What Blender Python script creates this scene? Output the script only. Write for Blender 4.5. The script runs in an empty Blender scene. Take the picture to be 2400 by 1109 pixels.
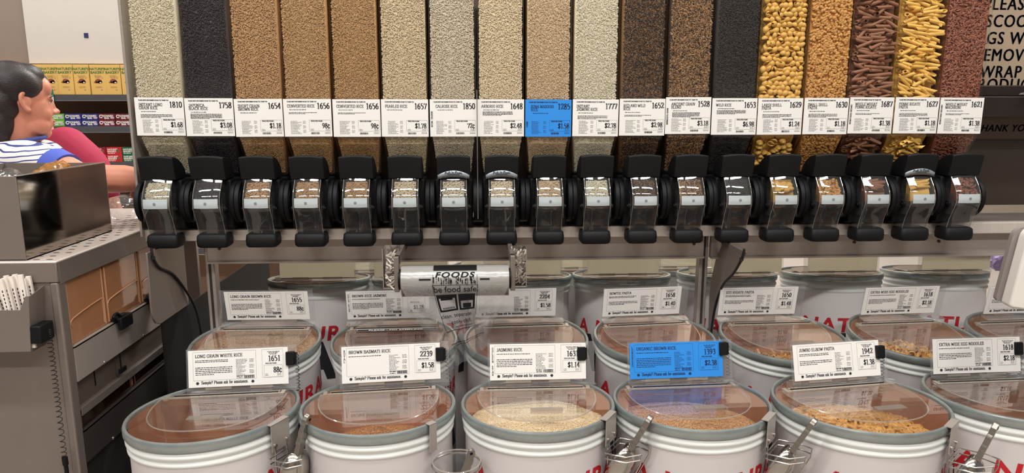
import bpy, bmesh, math, random
import numpy as np
from mathutils import Vector, Matrix, Euler
R = math.radians
scene = bpy.context.scene
COL = scene.collection

# ------------------------------------------------------------------ camera, light, exposure
YAW, PIT, FPX = R(3.0), R(10.5), 1650.0
cam_data = bpy.data.cameras.new('camera')
cam_data.sensor_width = 36.0
cam_data.lens = 36.0 * FPX / 2400.0
cam_data.clip_start = 0.02
cam = bpy.data.objects.new('camera', cam_data)
cam.location = (0, 0, 1.55)
cam.rotation_euler = (R(90) - PIT, 0, -YAW)
COL.objects.link(cam)
scene.camera = cam

world = bpy.data.worlds.new('store_ambient')
scene.world = world
world.use_nodes = True
world.node_tree.nodes['Background'].inputs[0].default_value = (0.82, 0.83, 0.86, 1)
world.node_tree.nodes['Background'].inputs[1].default_value = 0.24

def lamp(name, loc, sx, sy, power, col=(1.0, 0.982, 0.95), rot=(0, 0, 0)):
    d = bpy.data.lights.new(name, 'AREA')
    d.shape = 'RECTANGLE'; d.size = sx; d.size_y = sy; d.energy = power; d.color = col
    o = bpy.data.objects.new(name, d); o.location = loc; o.rotation_euler = rot
    COL.objects.link(o)
    return o

for lx in (-2.9, -0.3, 2.3):                     # fluorescent rows over the aisle the camera stands in
    lamp('overhead_lamp', (lx, 0.15, 5.4), 2.0, 0.30, 108)
    lamp('overhead_lamp', (lx, -2.6, 5.4), 2.0, 0.30, 128)
for lx in (-3.6, -0.6, 2.4):                     # rows over the next aisle
    lamp('overhead_lamp', (lx, 3.9, 5.4), 2.0, 0.30, 50)
for lx in (0.0, 3.2):  # extra lamps, added to brighten the third row's card backs from behind
    lamp('overhead_lamp', (lx, 6.4, 5.4), 2.0, 0.30, 330)
lamp('shelf_light', (-2.8, 4.35, 2.45), 2.2, 0.10, 4, rot=(R(28), 0, 0))   # narrow light angled down at the snack shelf

scene.view_settings.view_transform = 'Standard'
scene.view_settings.look = 'None'
scene.view_settings.gamma = 1.0
scene.view_settings.use_curve_mapping = False
scene.view_settings.exposure = -0.04
scene.cycles.max_bounces = 8
scene.cycles.diffuse_bounces = 3
scene.cycles.glossy_bounces = 4
scene.cycles.transparent_max_bounces = 24
scene.cycles.caustics_reflective = False
scene.cycles.caustics_refractive = False
scene.cycles.sample_clamp_indirect = 4.0

# ------------------------------------------------------------------ materials
def lin(r, g, b):
    f = lambda c: (c / 255 / 12.92) if c / 255 <= 0.04045 else ((c / 255 + 0.055) / 1.055) ** 2.4
    return (f(r), f(g), f(b), 1.0)

MATS = {}
def nodes_of(name):
    m = bpy.data.materials.new(name); m.use_nodes = True
    nt = m.node_tree
    return m, nt, nt.nodes['Principled BSDF']

def mat(name, col, rough=0.5, metal=0.0, var=0.0, scale=30.0, bump=0.0, bscale=200.0, stretch=None, spec=None, rvar=0.0):
    """principled surface whose colour and gloss wander a little with a noise"""
    if name in MATS: return MATS[name]
    m, nt, p = nodes_of(name)
    N, L = nt.nodes, nt.links
    p.inputs['Base Color'].default_value = col
    p.inputs['Roughness'].default_value = rough
    p.inputs['Metallic'].default_value = metal
    if spec is not None: p.inputs['Specular IOR Level'].default_value = spec
    tc = N.new('ShaderNodeTexCoord'); mp = N.new('ShaderNodeMapping')
    L.new(tc.outputs['Object'], mp.inputs['Vector'])
    if stretch: mp.inputs['Scale'].default_value = stretch
    if var or rvar:
        nz = N.new('ShaderNodeTexNoise'); nz.inputs['Scale'].default_value = scale; nz.inputs['Detail'].default_value = 5
        L.new(mp.outputs[0], nz.inputs['Vector'])
        if var:
            mx = N.new('ShaderNodeMix'); mx.data_type = 'RGBA'
            lo = tuple(c * (1 - var) for c in col[:3]) + (1,); hi = tuple(min(1, c * (1 + var)) for c in col[:3]) + (1,)
            mx.inputs['A'].default_value = lo; mx.inputs['B'].default_value = hi
            L.new(nz.outputs['Fac'], mx.inputs['Factor']); L.new(mx.outputs['Result'], p.inputs['Base Color'])
        if rvar:
            mr = N.new('ShaderNodeMapRange')
            mr.inputs['To Min'].default_value = max(0.03, rough - rvar); mr.inputs['To Max'].default_value = min(1, rough + rvar)
            L.new(nz.outputs['Fac'], mr.inputs['Value']); L.new(mr.outputs[0], p.inputs['Roughness'])
    if bump:
        nb = N.new('ShaderNodeTexNoise'); nb.inputs['Scale'].default_value = bscale; nb.inputs['Detail'].default_value = 3
        L.new(mp.outputs[0], nb.inputs['Vector'])
        bp = N.new('ShaderNodeBump'); bp.inputs['Strength'].default_value = bump; bp.inputs['Distance'].default_value = 0.002
        L.new(nb.outputs['Fac'], bp.inputs['Height']); L.new(bp.outputs[0], p.inputs['Normal'])
    MATS[name] = m
    return m

def clear(name, tint=(1, 1, 1, 1), rough=0.03, ior=1.45, base=0.0, haze=0.0, hazecol=(0.8, 0.8, 0.8, 1), bump=0.0, bscale=8.0):
    """thin clear plastic: see-through, glossy by Fresnel, optionally a little milky"""
    if name in MATS: return MATS[name]
    m = bpy.data.materials.new(name); m.use_nodes = True
    nt = m.node_tree; N, L = nt.nodes, nt.links
    N.remove(N['Principled BSDF']); out = N['Material Output']
    tr = N.new('ShaderNodeBsdfTransparent'); tr.inputs[0].default_value = tint
    gl = N.new('ShaderNodeBsdfGlossy'); gl.inputs['Roughness'].default_value = rough
    f0 = ((ior - 1) / (ior + 1)) ** 2                       # Schlick's law on both faces of a thin sheet, whichever way it is turned
    ge = N.new('ShaderNodeNewGeometry'); dt = N.new('ShaderNodeVectorMath'); dt.operation = 'DOT_PRODUCT'
    L.new(ge.outputs['Incoming'], dt.inputs[0]); L.new(ge.outputs['Normal'], dt.inputs[1])
    def mth(op, a, b=None, c=None):
        n = N.new('ShaderNodeMath'); n.operation = op
        for i, v in enumerate((a, b, c)):
            if v is None: continue
            if isinstance(v, (int, float)): n.inputs[i].default_value = v
            else: L.new(v, n.inputs[i])
        return n.outputs[0]
    fr_out = mth('MULTIPLY_ADD', mth('POWER', mth('SUBTRACT', 1.0, mth('ABSOLUTE', dt.outputs['Value'])), 5.0), 1.6 * (1 - f0), 1.6 * f0)
    if bump:
        nb = N.new('ShaderNodeTexNoise'); nb.inputs['Scale'].default_value = bscale; nb.inputs['Detail'].default_value = 2
        tc = N.new('ShaderNodeTexCoord'); L.new(tc.outputs['Object'], nb.inputs['Vector'])
        bp = N.new('ShaderNodeBump'); bp.inputs['Strength'].default_value = bump; bp.inputs['Distance'].default_value = 0.01
        L.new(nb.outputs['Fac'], bp.inputs['Height'])
        L.new(bp.outputs[0], gl.inputs['Normal']); L.new(bp.outputs[0], dt.inputs[1])
    first = tr.outputs[0]
    if haze:
        df = N.new('ShaderNodeBsdfDiffuse'); df.inputs[0].default_value = hazecol
        mh = N.new('ShaderNodeMixShader'); mh.inputs[0].default_value = haze
        L.new(tr.outputs[0], mh.inputs[1]); L.new(df.outputs[0], mh.inputs[2]); first = mh.outputs[0]
    ad = N.new('ShaderNodeMath'); ad.operation = 'ADD'; ad.use_clamp = True; ad.inputs[1].default_value = base
    L.new(fr_out, ad.inputs[0])
    mx = N.new('ShaderNodeMixShader')
    L.new(ad.outputs[0], mx.inputs[0]); L.new(first, mx.inputs[1]); L.new(gl.outputs[0], mx.inputs[2])
    L.new(mx.outputs[0], out.inputs['Surface'])
    MATS[name] = m
    return m

def grain(name, stops, rough=0.45, spec=0.4):
    """each loose grain takes its own colour from the ramp (random per mesh island)"""
    if name in MATS: return MATS[name]
    m, nt, p = nodes_of(name)
    N, L = nt.nodes, nt.links
    g = N.new('ShaderNodeNewGeometry'); rp = N.new('ShaderNodeValToRGB')
    els = rp.color_ramp.elements
    while len(els) < len(stops): els.new(0.5)
    for e, (pos, c) in zip(els, stops): e.position = pos; e.color = c
    L.new(g.outputs['Random Per Island'], rp.inputs[0]); L.new(rp.outputs[0], p.inputs['Base Color'])
    p.inputs['Roughness'].default_value = rough; p.inputs['Specular IOR Level'].default_value = spec
    MATS[name] = m
    return m

# ------------------------------------------------------------------ mesh building
class MB:
    def __init__(s): s.v = []; s.f = []
    def add(s, vs, fs):
        b = len(s.v); s.v.extend([tuple(p) for p in vs]); s.f.extend([tuple(b + i for i in f) for f in fs]); return s
    def box(s, x0, x1, y0, y1, z0, z1, fn=None):
        vs = [(x, y, z) for z in (z0, z1) for y in (y0, y1) for x in (x0, x1)]
        if fn: vs = [fn(*p) for p in vs]
        return s.add(vs, [(0, 2, 3, 1), (4, 5, 7, 6), (0, 1, 5, 4), (2, 6, 7, 3), (0, 4, 6, 2), (1, 3, 7, 5)])
    def prism(s, pts, ext):
        """pts: 3D outline; ext: vector"""
        n = len(pts); e = Vector(ext)
        vs = [Vector(p) for p in pts] + [Vector(p) + e for p in pts]
        fs = [tuple(range(n))[::-1], tuple(range(n, 2 * n))] + [(i, (i + 1) % n, n + (i + 1) % n, n + i) for i in range(n)]
        return s.add(vs, fs)
    def loft(s, rings, cap=True, closed=True):
        n = len(rings[0]); vs = [p for r in rings for p in r]; fs = []
        for k in range(len(rings) - 1):
            for i in range(n if closed else n - 1):
                j = (i + 1) % n
                fs.append((k * n + i, k * n + j, (k + 1) * n + j, (k + 1) * n + i))
        if cap and closed: fs += [tuple(range(n))[::-1], tuple(range((len(rings) - 1) * n, len(rings) * n))]
        return s.add(vs, fs)
    def tube(s, pts, r, n=8, closed=False, cap=True):
        P = [Vector(p) for p in pts]; m = len(P)
        rr = r if isinstance(r, (list, tuple)) else [r] * m
        rings = []; nrm = None
        for i in range(m):
            a = P[(i - 1) % m] if (closed or i > 0) else P[i]
            b = P[(i + 1) % m] if (closed or i < m - 1) else P[i]
            t = (b - a); t = t.normalized() if t.length > 1e-9 else Vector((0, 0, 1))
            if nrm is None:
                nrm = t.orthogonal().normalized()
            else:
                nrm = nrm - t * nrm.dot(t)
                nrm = nrm.normalized() if nrm.length > 1e-6 else t.orthogonal().normalized()
            bi = t.cross(nrm)
            rings.append([P[i] + (nrm * math.cos(2 * math.pi * k / n) + bi * math.sin(2 * math.pi * k / n)) * rr[i] for k in range(n)])
        if closed: rings.append(rings[0])
        return s.loft(rings, cap and not closed)
    def cyl(s, a, b, r, n=20, r2=None): return s.tube([a, b], [r, r if r2 is None else r2], n)
    def lathe(s, prof, n=48, c=(0, 0, 0), a0=0.0, a1=2 * math.pi):
        full = abs(a1 - a0 - 2 * math.pi) < 1e-6; k = n if full else n + 1
        rings = [[(c[0] + r * math.cos(a0 + (a1 - a0) * i / n), c[1] + r * math.sin(a0 + (a1 - a0) * i / n), c[2] + z) for i in range(k)] for r, z in prof]
        return s.loft(rings, False, full)
    def ell(s, c, rad, rot=None, nu=16, nv=10):
        M = rot if rot is not None else Matrix.Identity(3); c = Vector(c); rings = []
        for j in range(1, nv):
            th = math.pi * j / nv
            rings.append([c + M @ Vector((rad[0] * math.sin(th) * math.cos(2 * math.pi * i / nu), rad[1] * math.sin(th) * math.sin(2 * math.pi * i / nu), rad[2] * math.cos(th))) for i in range(nu)])
        b = len(s.v); s.loft(rings, False)
        t = len(s.v); s.v += [tuple(c + M @ Vector((0, 0, rad[2]))), tuple(c + M @ Vector((0, 0, -rad[2])))]
        for i in range(nu):
            j = (i + 1) % nu
            s.f.append((t, b + i, b + j)); q = b + (nv - 2) * nu
            s.f.append((t + 1, q + j, q + i))
        return s
    def disc(s, c, r, n=24, ry=None, fn=None):
        ry = r if ry is None else ry
        vs = [(c[0] + r * math.cos(2 * math.pi * i / n), c[1] + ry * math.sin(2 * math.pi * i / n)) for i in range(n)]
        return s.add([fn(*p) for p in vs], [tuple(range(n))])
    def xf(s, M, i0=0):
        s.v[i0:] = [tuple(M @ Vector(p)) for p in s.v[i0:]]; return s
    def build(s, name, m, parent=None, ang=40, bevel=0.0, solid=0.0, world=False, seg=2, sub=0):
        me = bpy.data.meshes.new(name)
        vs = s.v
        if world and parent is not None:
            root = parent
            while root.parent is not None: root = root.parent
            inv = (Matrix.Translation(root.location) @ root.rotation_euler.to_matrix().to_4x4()).inverted()
            vs = [tuple(inv @ Vector(p)) for p in vs]
        me.from_pydata(vs, [], s.f); me.update()
        o = bpy.data.objects.new(name, me)
        return finish(o, m, parent, ang, bevel, solid, seg, sub)

def finish(o, m, parent=None, ang=40, bevel=0.0, solid=0.0, seg=2, sub=0):
    me = o.data
    me.polygons.foreach_set('use_smooth', [True] * len(me.polygons))
    if ang < 180: me.set_sharp_from_angle(angle=R(ang))
    if m is not None: me.materials.append(m)
    COL.objects.link(o)
    if parent is not None: o.parent = parent
    if solid:
        md = o.modifiers.new('thickness', 'SOLIDIFY'); md.thickness = solid; md.offset = 0
    if sub:
        md = o.modifiers.new('round', 'SUBSURF'); md.levels = sub; md.render_levels = sub
    if bevel:
        md = o.modifiers.new('edges', 'BEVEL'); md.width = bevel; md.segments = seg; md.limit_method = 'ANGLE'; md.angle_limit = R(35)
        md.harden_normals = False
    return o

def thing(name, label, cat, loc=(0, 0, 0), rotz=0.0, group=None, tilt=0.0):
    o = bpy.data.objects.new(name, None); COL.objects.link(o)
    o.location = loc; o.rotation_euler = (tilt, 0, rotz); o.empty_display_size = 0.05
    o['label'] = label; o['category'] = cat
    if group: o['group'] = group
    return o

def tag(o, label, cat, group=None, kind=None):
    o['label'] = label; o['category'] = cat
    if group: o['group'] = group
    if kind: o['kind'] = kind
    return o

def struct(o):
    o['kind'] = 'structure'; return o

def copy_part(src, parent):
    c = src.copy(); COL.objects.link(c); c.parent = parent
    return c

def copy_tree(src, parent=None):
    c = src.copy(); COL.objects.link(c)
    if parent is not None: c.parent = parent
    for ch in [x for x in bpy.data.objects if x.parent == src]: copy_tree(ch, c)
    return c

# ------------------------------------------------------------------ lettering (own serif strokes, cap height 1)
GL = {}
def G(ch, w, spec): GL[ch] = (w, spec)
G('A', .80, 'l .07 0 .40 1|l .40 1 .73 0|l .18 .34 .62 .34|s .08 0 .24|s .72 0 .28')
G('B', .72, 'l .18 0 .18 1|l .04 1 .36 1|c .36 1 .58 .90 .58 .64 .36 .53|l .18 .53 .36 .53|c .36 .53 .64 .42 .64 .10 .38 0|l .04 0 .38 0')
G('C', .74, 'c .67 .70 .58 .94 .38 1 .16 .84 .12 .5 .16 .16 .38 0 .58 .06 .69 .26|l .67 .70 .67 1')
G('D', .78, 'l .18 0 .18 1|l .04 1 .36 1|c .36 1 .60 .90 .67 .5 .60 .1 .36 0|l .04 0 .36 0')
G('E', .70, 'l .18 0 .18 1|l .04 1 .62 1|l .62 1 .62 .78|l .18 .52 .44 .52|l .44 .64 .44 .40|l .04 0 .64 0|l .64 0 .64 .24')
G('F', .66, 'l .18 0 .18 1|l .04 1 .60 1|l .60 1 .60 .76|l .18 .50 .44 .50|l .44 .62 .44 .38|s .18 0 .30')
G('G', .80, 'c .67 .70 .58 .94 .38 1 .16 .84 .12 .5 .16 .16 .38 0 .56 .04 .66 .14|l .66 .02 .66 .42|s .66 .42 .26|l .67 .70 .67 1')
G('H', .84, 'l .18 0 .18 1|l .66 0 .66 1|l .18 .52 .66 .52|s .18 0 .30|s .66 0 .30|s .18 1 .30|s .66 1 .30')
G('I', .40, 'l .20 0 .20 1|s .20 0 .32|s .20 1 .32')
G('J', .54, 'c .36 1 .36 .2 .28 .02 .12 .02 .06 .16|s .36 1 .32')
G('K', .82, 'l .18 0 .18 1|l .20 .45 .62 1|l .34 .60 .70 0|s .18 0 .30|s .18 1 .30|s .62 1 .26|s .70 0 .26')
G('L', .68, 'l .18 0 .18 1|s .18 1 .30|l .04 0 .62 0|l .62 0 .62 .28')
G('M', 1.0, 'l .16 0 .16 1|l .20 1 .50 .06|l .50 .06 .80 1|l .84 0 .84 1|s .16 0 .26|s .84 0 .30|s .12 1 .20|s .88 1 .20')
G('N', .82, 'l .16 0 .16 1|l .16 1 .66 0|l .66 0 .66 1|s .16 0 .26|s .66 1 .26|s .12 1 .2')
G('O', .80, 'o .40 1 .16 .84 .11 .5 .16 .16 .40 0 .64 .16 .69 .5 .64 .84')
G('P', .68, 'l .18 0 .18 1|l .04 1 .36 1|c .36 1 .60 .88 .60 .58 .36 .46|l .18 .46 .36 .46|s .18 0 .32')
G('Q', .80, 'o .40 1 .16 .84 .11 .5 .16 .16 .40 0 .64 .16 .69 .5 .64 .84|c .42 .02 .54 -.16 .72 -.14')
G('R', .78, 'l .18 0 .18 1|l .04 1 .36 1|c .36 1 .60 .90 .60 .62 .36 .50|l .18 .50 .36 .50|l .36 .50 .66 0|s .18 0 .30|s .68 0 .20')
G('S', .60, 'c .50 .74 .44 .94 .28 1 .11 .88 .12 .68 .30 .54 .48 .38 .50 .14 .32 0 .14 .06 .08 .28|l .50 .74 .50 1|l .08 .28 .08 0')
G('T', .70, 'l .35 0 .35 1|l .06 1 .64 1|l .06 1 .06 .76|l .64 1 .64 .76|s .35 0 .32')
G('U', .80, 'c .17 1 .17 .28 .26 .04 .42 0 .58 .04 .66 .28 .66 1|s .17 1 .30|s .66 1 .24')
G('V', .78, 'l .08 1 .40 0|l .40 0 .70 1|s .10 1 .28|s .70 1 .22')
G('W', 1.06, 'l .08 1 .32 0|l .32 0 .54 .9|l .54 .9 .76 0|l .76 0 .98 1|s .10 1 .26|s .98 1 .2')
G('X', .78, 'l .10 1 .68 0|l .10 0 .66 1|s .10 1 .24|s .68 0 .24|s .10 0 .22|s .66 1 .22')
G('Y', .76, 'l .38 0 .38 .46|l .08 1 .38 .46|l .38 .46 .68 1|s .38 0 .32|s .10 1 .26|s .68 1 .22')
G('Z', .68, 'l .08 1 .60 1|l .60 1 .08 0|l .08 0 .62 0|l .08 1 .08 .78|l .62 0 .62 .24')
G('0', .56, 'o .28 1 .12 .80 .09 .5 .12 .20 .28 0 .44 .20 .47 .5 .44 .80')
G('1', .50, 'l .28 0 .28 1|l .28 1 .12 .86|s .28 0 .36')
G('2', .56, 'c .09 .72 .14 .94 .28 1 .44 .90 .44 .66 .28 .36 .08 .06|l .08 .06 .46 .06|l .46 .04 .50 .24')
G('3', .54, 'c .10 .80 .22 1 .38 .94 .42 .70 .24 .54 .42 .44 .44 .14 .28 0 .10 .06')
G('4', .56, 'l .38 0 .38 1|l .38 1 .06 .30|l .06 .27 .52 .27|s .38 0 .26')
G('5', .54, 'l .14 1 .46 1|l .15 1 .12 .54|c .12 .54 .30 .62 .44 .46 .46 .24 .32 .02 .10 .04')
G('6', .56, 'c .46 .98 .24 .84 .11 .54 .12 .20 .28 0 .44 .12 .46 .36 .36 .56 .22 .56 .12 .44')
G('7', .54, 'l .08 .96 .48 .96|l .48 .98 .22 0|l .08 .98 .06 .76')
G('8', .56, 'o .28 1 .13 .88 .14 .66 .28 .54 .44 .38 .44 .12 .28 0 .12 .12 .12 .38 .28 .54 .42 .66 .42 .88')
G('9', .56, 'c .10 .02 .32 .16 .45 .46 .44 .80 .28 1 .12 .88 .10 .64 .20 .44 .34 .44 .44 .56')
G('$', .56, 'c .46 .74 .40 .90 .28 .94 .12 .84 .13 .66 .28 .52 .44 .38 .45 .16 .28 .06 .14 .12 .09 .28|l .28 -.10 .28 1.08|l .46 .74 .46 .90|l .09 .28 .09 .10')
G('c', .46, 'c .40 .50 .34 .66 .22 .68 .10 .50 .10 .18 .22 0 .36 .06 .42 .20')
G('\u00a2', .46, 'c .40 .50 .34 .66 .22 .68 .10 .50 .10 .18 .22 0 .36 .06 .42 .20|l .24 -.12 .24 .02|l .24 .66 .24 .82')
G('.', .24, 'l .05 .07 .19 .07|l .05 .0 .19 .0|l .05 .14 .19 .14')
G(',', .24, 'l .05 .07 .19 .07|l .15 .07 .08 -.16')
G('-', .40, 'l .06 .36 .34 .36|l .06 .32 .34 .32')
G('?', .50, 'c .08 .78 .16 .98 .32 .98 .42 .80 .36 .58 .24 .44 .24 .26|l .17 .06 .31 .06|l .17 .0 .31 .0')
G('a', .50, 'c .10 .54 .22 .68 .36 .60 .36 .30 .36 .08 .48 .04|c .36 .42 .14 .34 .10 .12 .22 .0 .36 .12')
G('e', .48, 'c .10 .36 .40 .38 .38 .58 .24 .68 .10 .50 .10 .18 .24 0 .38 .06 .43 .16')
G('f', .36, 'c .40 .92 .30 1 .20 .86 .19 .6 .19 0|l .06 .66 .34 .66|s .19 0 .28')
G('i', .30, 'l .16 0 .16 .66|l .10 .88 .22 .88|l .10 .94 .22 .94|s .16 0 .26|s .11 .66 .16')
G('k', .54, 'l .15 0 .15 1|l .16 .30 .40 .66|l .24 .40 .44 0|s .15 0 .26|s .10 1 .16|s .42 .66 .2|s .46 0 .2')
G('l', .30, 'l .16 0 .16 1|s .16 0 .26|s .11 1 .16')
G('m', .84, 'l .15 0 .15 .66|c .15 .50 .26 .68 .40 .60 .42 .40 .42 0|c .42 .50 .54 .68 .66 .60 .69 .40 .69 0|s .15 0 .24|s .42 0 .22|s .69 0 .24|s .10 .66 .14')
G('n', .56, 'l .15 0 .15 .66|c .15 .50 .28 .68 .40 .60 .42 .40 .42 0|s .15 0 .24|s .42 0 .24|s .10 .66 .14')
G('o', .50, 'o .25 .68 .11 .54 .10 .34 .11 .12 .25 0 .39 .12 .40 .34 .39 .54')
G('p', .54, 'l .15 -.28 .15 .66|c .15 .52 .28 .68 .42 .56 .44 .30 .38 .06 .26 0 .15 .10|s .15 -.28 .26|s .10 .66 .14')
G('r', .42, 'l .15 0 .15 .66|c .15 .44 .24 .66 .38 .60|s .15 0 .26|s .10 .66 .14')
G('s', .40, 'c .34 .52 .28 .66 .18 .68 .09 .56 .14 .42 .28 .28 .34 .12 .22 0 .12 .04 .07 .18')
G('t', .34, 'c .17 .90 .17 .20 .20 .03 .28 .02 .34 .10|l .06 .66 .32 .66')

def _smooth(P, closed, n=4):
    out = []; m = len(P)
    rng = range(m) if closed else range(m - 1)
    for i in rng:
        p0 = P[(i - 1) % m] if closed or i > 0 else P[i]; p1 = P[i]; p2 = P[(i + 1) % m]
        p3 = P[(i + 2) % m] if closed or i + 2 < m else p2
        for k in range(n):
            t = k / n; t2, t3 = t * t, t * t * t
            out.append(tuple(0.5 * ((2 * p1[a]) + (-p0[a] + p2[a]) * t + (2 * p0[a] - 5 * p1[a] + 4 * p2[a] - p3[a]) * t2 + (-p0[a] + 3 * p1[a] - 3 * p2[a] + p3[a]) * t3) for a in (0, 1)))
    if not closed: out.append(P[-1])
    return out

_GC = {}
def glyph(ch, T, t, n):
    key = (ch, T, t, n)
    if key in _GC: return _GC[key]
    w, spec = GL[ch]; V = []; F = []
    for st in spec.split('|'):
        k, *nums = st.split(); nums = [float(x) for x in nums]
        if k == 's':
            P = [(nums[0] - nums[2] / 2, nums[1]), (nums[0] + nums[2] / 2, nums[1])]; closed = False
        else:
            P = list(zip(nums[::2], nums[1::2])); closed = k == 'o'
            if k != 'l': P = _smooth(P, closed, n)
        b = len(V); m = len(P)
        for i, p in enumerate(P):
            a = P[(i - 1) % m] if closed or i > 0 else P[i]; c = P[(i + 1) % m] if closed or i < m - 1 else P[i]
            dx, dy = c[0] - a[0], c[1] - a[1]; d = math.hypot(dx, dy) or 1; nx, ny = -dy / d, dx / d
            h = (T * abs(nx) + t * abs(ny)) / 2
            V += [(p[0] + nx * h, p[1] + ny * h), (p[0] - nx * h, p[1] - ny * h)]
        for i in range(m if closed else m - 1):
            j = (i + 1) % m
            F.append((b + 2 * i, b + 2 * i + 1, b + 2 * j + 1, b + 2 * j))
    _GC[key] = (w, V, F)
    return _GC[key]

def serif_w(s, h, cond=1.0, track=0.0):
    return sum((0.30 if c == ' ' else GL[c][0]) + track for c in s) * h * cond

def serif(mb, s, x, y, h, fn, align='l', T=.17, t=.06, cond=1.0, track=0.0, n=3):
    """flat letters on the surface fn(x, y) -> point"""
    W = serif_w(s, h, cond, track)
    cx = x - (W if align == 'r' else W / 2 if align == 'c' else 0)
    for c in s:
        if c == ' ': cx += (0.30 + track) * h * cond; continue
        w, V, F = glyph(c, T, t, n)
        mb.add([fn(cx + vx * h * cond, y + vy * h) for vx, vy in V], F)
        cx += (w + track) * h * cond
    return W

def rect(mb, x0, x1, y0, y1, fn): mb.add([fn(x0, y0), fn(x1, y0), fn(x1, y1), fn(x0, y1)], [(0, 1, 2, 3)])
def frame2d(mb, x0, x1, y0, y1, w, fn):
    rect(mb, x0, x1, y0, y0 + w, fn); rect(mb, x0, x1, y1 - w, y1, fn); rect(mb, x0, x0 + w, y0, y1, fn); rect(mb, x1 - w, x1, y0, y1, fn)
def greek(mb, rng, x0, x1, y, h, fn, fill=1.0):
    """a line of print too small to read: short dashes"""
    x = x0
    while x < x0 + (x1 - x0) * fill:
        w = min(rng.uniform(1.2, 4.5) * h, x1 - x)
        rect(mb, x, x + w, y, y + h * rng.uniform(.75, 1.0), fn); x += w + h * .7
def barcode(mb, rng, x0, x1, y0, y1, fn):
    x = x0
    while x < x1:
        w = rng.choice((.0007, .0012, .0018)); rect(mb, x, min(x + w, x1), y0, y1, fn); x += w + rng.choice((.0005, .0009))

def sans(mb, s, x, y, h, fn, align='LEFT', bold=0.0, shear=0.0, sx=1.0, space=1.0, cut=0.0, cuty=0.0):
    """block letters from Blender's built-in typeface, cap height h"""
    cu = bpy.data.curves.new('type', 'FONT'); cu.body = s; cu.align_x = align; cu.size = 1.0
    cu.offset = bold; cu.shear = shear; cu.space_character = space; cu.resolution_u = 3
    ob = bpy.data.objects.new('type', cu); COL.objects.link(ob)
    me = bpy.data.meshes.new_from_object(ob.evaluated_get(bpy.context.evaluated_depsgraph_get()))
    k = h / 0.69
    if cut:                                                  # slice into narrow strips so that letters follow a curved surface
        b = bmesh.new(); b.from_mesh(me)
        for ax, st in ((0, cut / (k * sx)), (1, cuty / k)):
            if not st: continue
            lo = min(v.co[ax] for v in b.verts); hi = max(v.co[ax] for v in b.verts); q = lo + st
            while q < hi:
                co = [0, 0, 0]; no = [0, 0, 0]; co[ax] = q; no[ax] = 1
                bmesh.ops.bisect_plane(b, geom=b.verts[:] + b.edges[:] + b.faces[:], plane_co=co, plane_no=no, dist=1e-5); q += st
        b.to_mesh(me); b.free()
    mb.add([fn(x + v.co.x * k * sx, y + v.co.y * k) for v in me.vertices], [tuple(p.vertices) for p in me.polygons])
    bpy.data.objects.remove(ob); bpy.data.curves.remove(cu); bpy.data.meshes.remove(me)

def plane(o, ex, ey, lift=0.0):
    o, ex, ey = Vector(o), Vector(ex), Vector(ey); n = ex.cross(ey).normalized() * lift
    return lambda x, y: tuple(o + ex * x + ey * y + n)
# ------------------------------------------------------------------ palette
STEEL = mat('brushed_steel', lin(180, 170, 162), 0.38, 0.5, var=.10, scale=9, stretch=(1, 1, 14), rvar=.06)
STEEL_D = mat('dull_steel', lin(140, 129, 121), 0.45, 0.55, var=.12, scale=7, stretch=(1, 12, 1), rvar=.06)
STEEL_B = mat('bright_steel', lin(205, 200, 194), 0.22, 0.95, var=.05, scale=20, rvar=.05)
POLISH = mat('polished_steel', lin(190, 184, 176), 0.16, 1.0, var=.06, scale=14, rvar=.05)
GALV = mat('galvanised_ring', lin(168, 176, 174), 0.30, 0.7, var=.18, scale=26, rvar=.1)
MIRROR = mat('mirror_steel', lin(170, 160, 150), 0.10, 1.0, var=.05, scale=5, stretch=(1, 1, 10), rvar=.03)
BLACK = mat('black_plastic', lin(16, 16, 18), 0.55, 0, var=.2, scale=40, spec=.22)
BLACK_M = mat('matte_black_plastic', lin(14, 14, 16), 0.6, 0, var=.2, scale=60, bump=.15, bscale=900, spec=.3)
RUBBER = mat('black_rubber', lin(24, 24, 26), 0.6, 0, var=.2)
CARD = mat('white_card', lin(236, 233, 228), 0.6, 0, var=.02, scale=12)
BAGF = clear('bag_film', (.90, .90, .90, 1), .12, 1.5, .07, haze=.11, hazecol=(.8, .8, .82, 1), bump=1.0, bscale=34)
CARD_G = mat('card_back', lin(226, 222, 208), 0.6, 0, var=.03, scale=12)
def let_light_through(m, c, f):                            # paper lit from its other side glows through
    nt = m.node_tree; N, L = nt.nodes, nt.links
    tl = N.new('ShaderNodeBsdfTranslucent'); tl.inputs[0].default_value = c
    mx = N.new('ShaderNodeMixShader'); mx.inputs[0].default_value = f
    L.new(N['Principled BSDF'].outputs[0], mx.inputs[1]); L.new(tl.outputs[0], mx.inputs[2]); L.new(mx.outputs[0], N['Material Output'].inputs['Surface'])
let_light_through(CARD_G, lin(232, 226, 210), .7)
BLUE = mat('blue_card', lin(40, 140, 226), 0.55, 0, var=.03, scale=12)
INK = mat('black_ink', lin(34, 34, 40), 0.7)
INK_B = mat('ink_on_blue', lin(18, 40, 92), 0.7)
GREY_INK = mat('fine_print_ink', lin(112, 110, 112), 0.7)
GREY_INK_B = mat('fine_print_on_blue', lin(24, 74, 140), 0.7)
RED_INK = mat('red_print', lin(186, 22, 34), 0.55, var=.05)
DARK_INK = mat('black_print', lin(26, 26, 34), 0.55, var=.05)
DRUM_W = mat('white_drum_board', lin(238, 232, 231), 0.5, 0, var=.03, scale=5, bump=.08, bscale=18)
DRUM_B = mat('white_drum_bead', lin(232, 234, 230), 0.38, 0, var=.04, scale=10)
KRAFT = mat('brown_fibre_lining', lin(176, 112, 72), 0.75, 0, var=.14, scale=60, stretch=(1, 1, .15))
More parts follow.
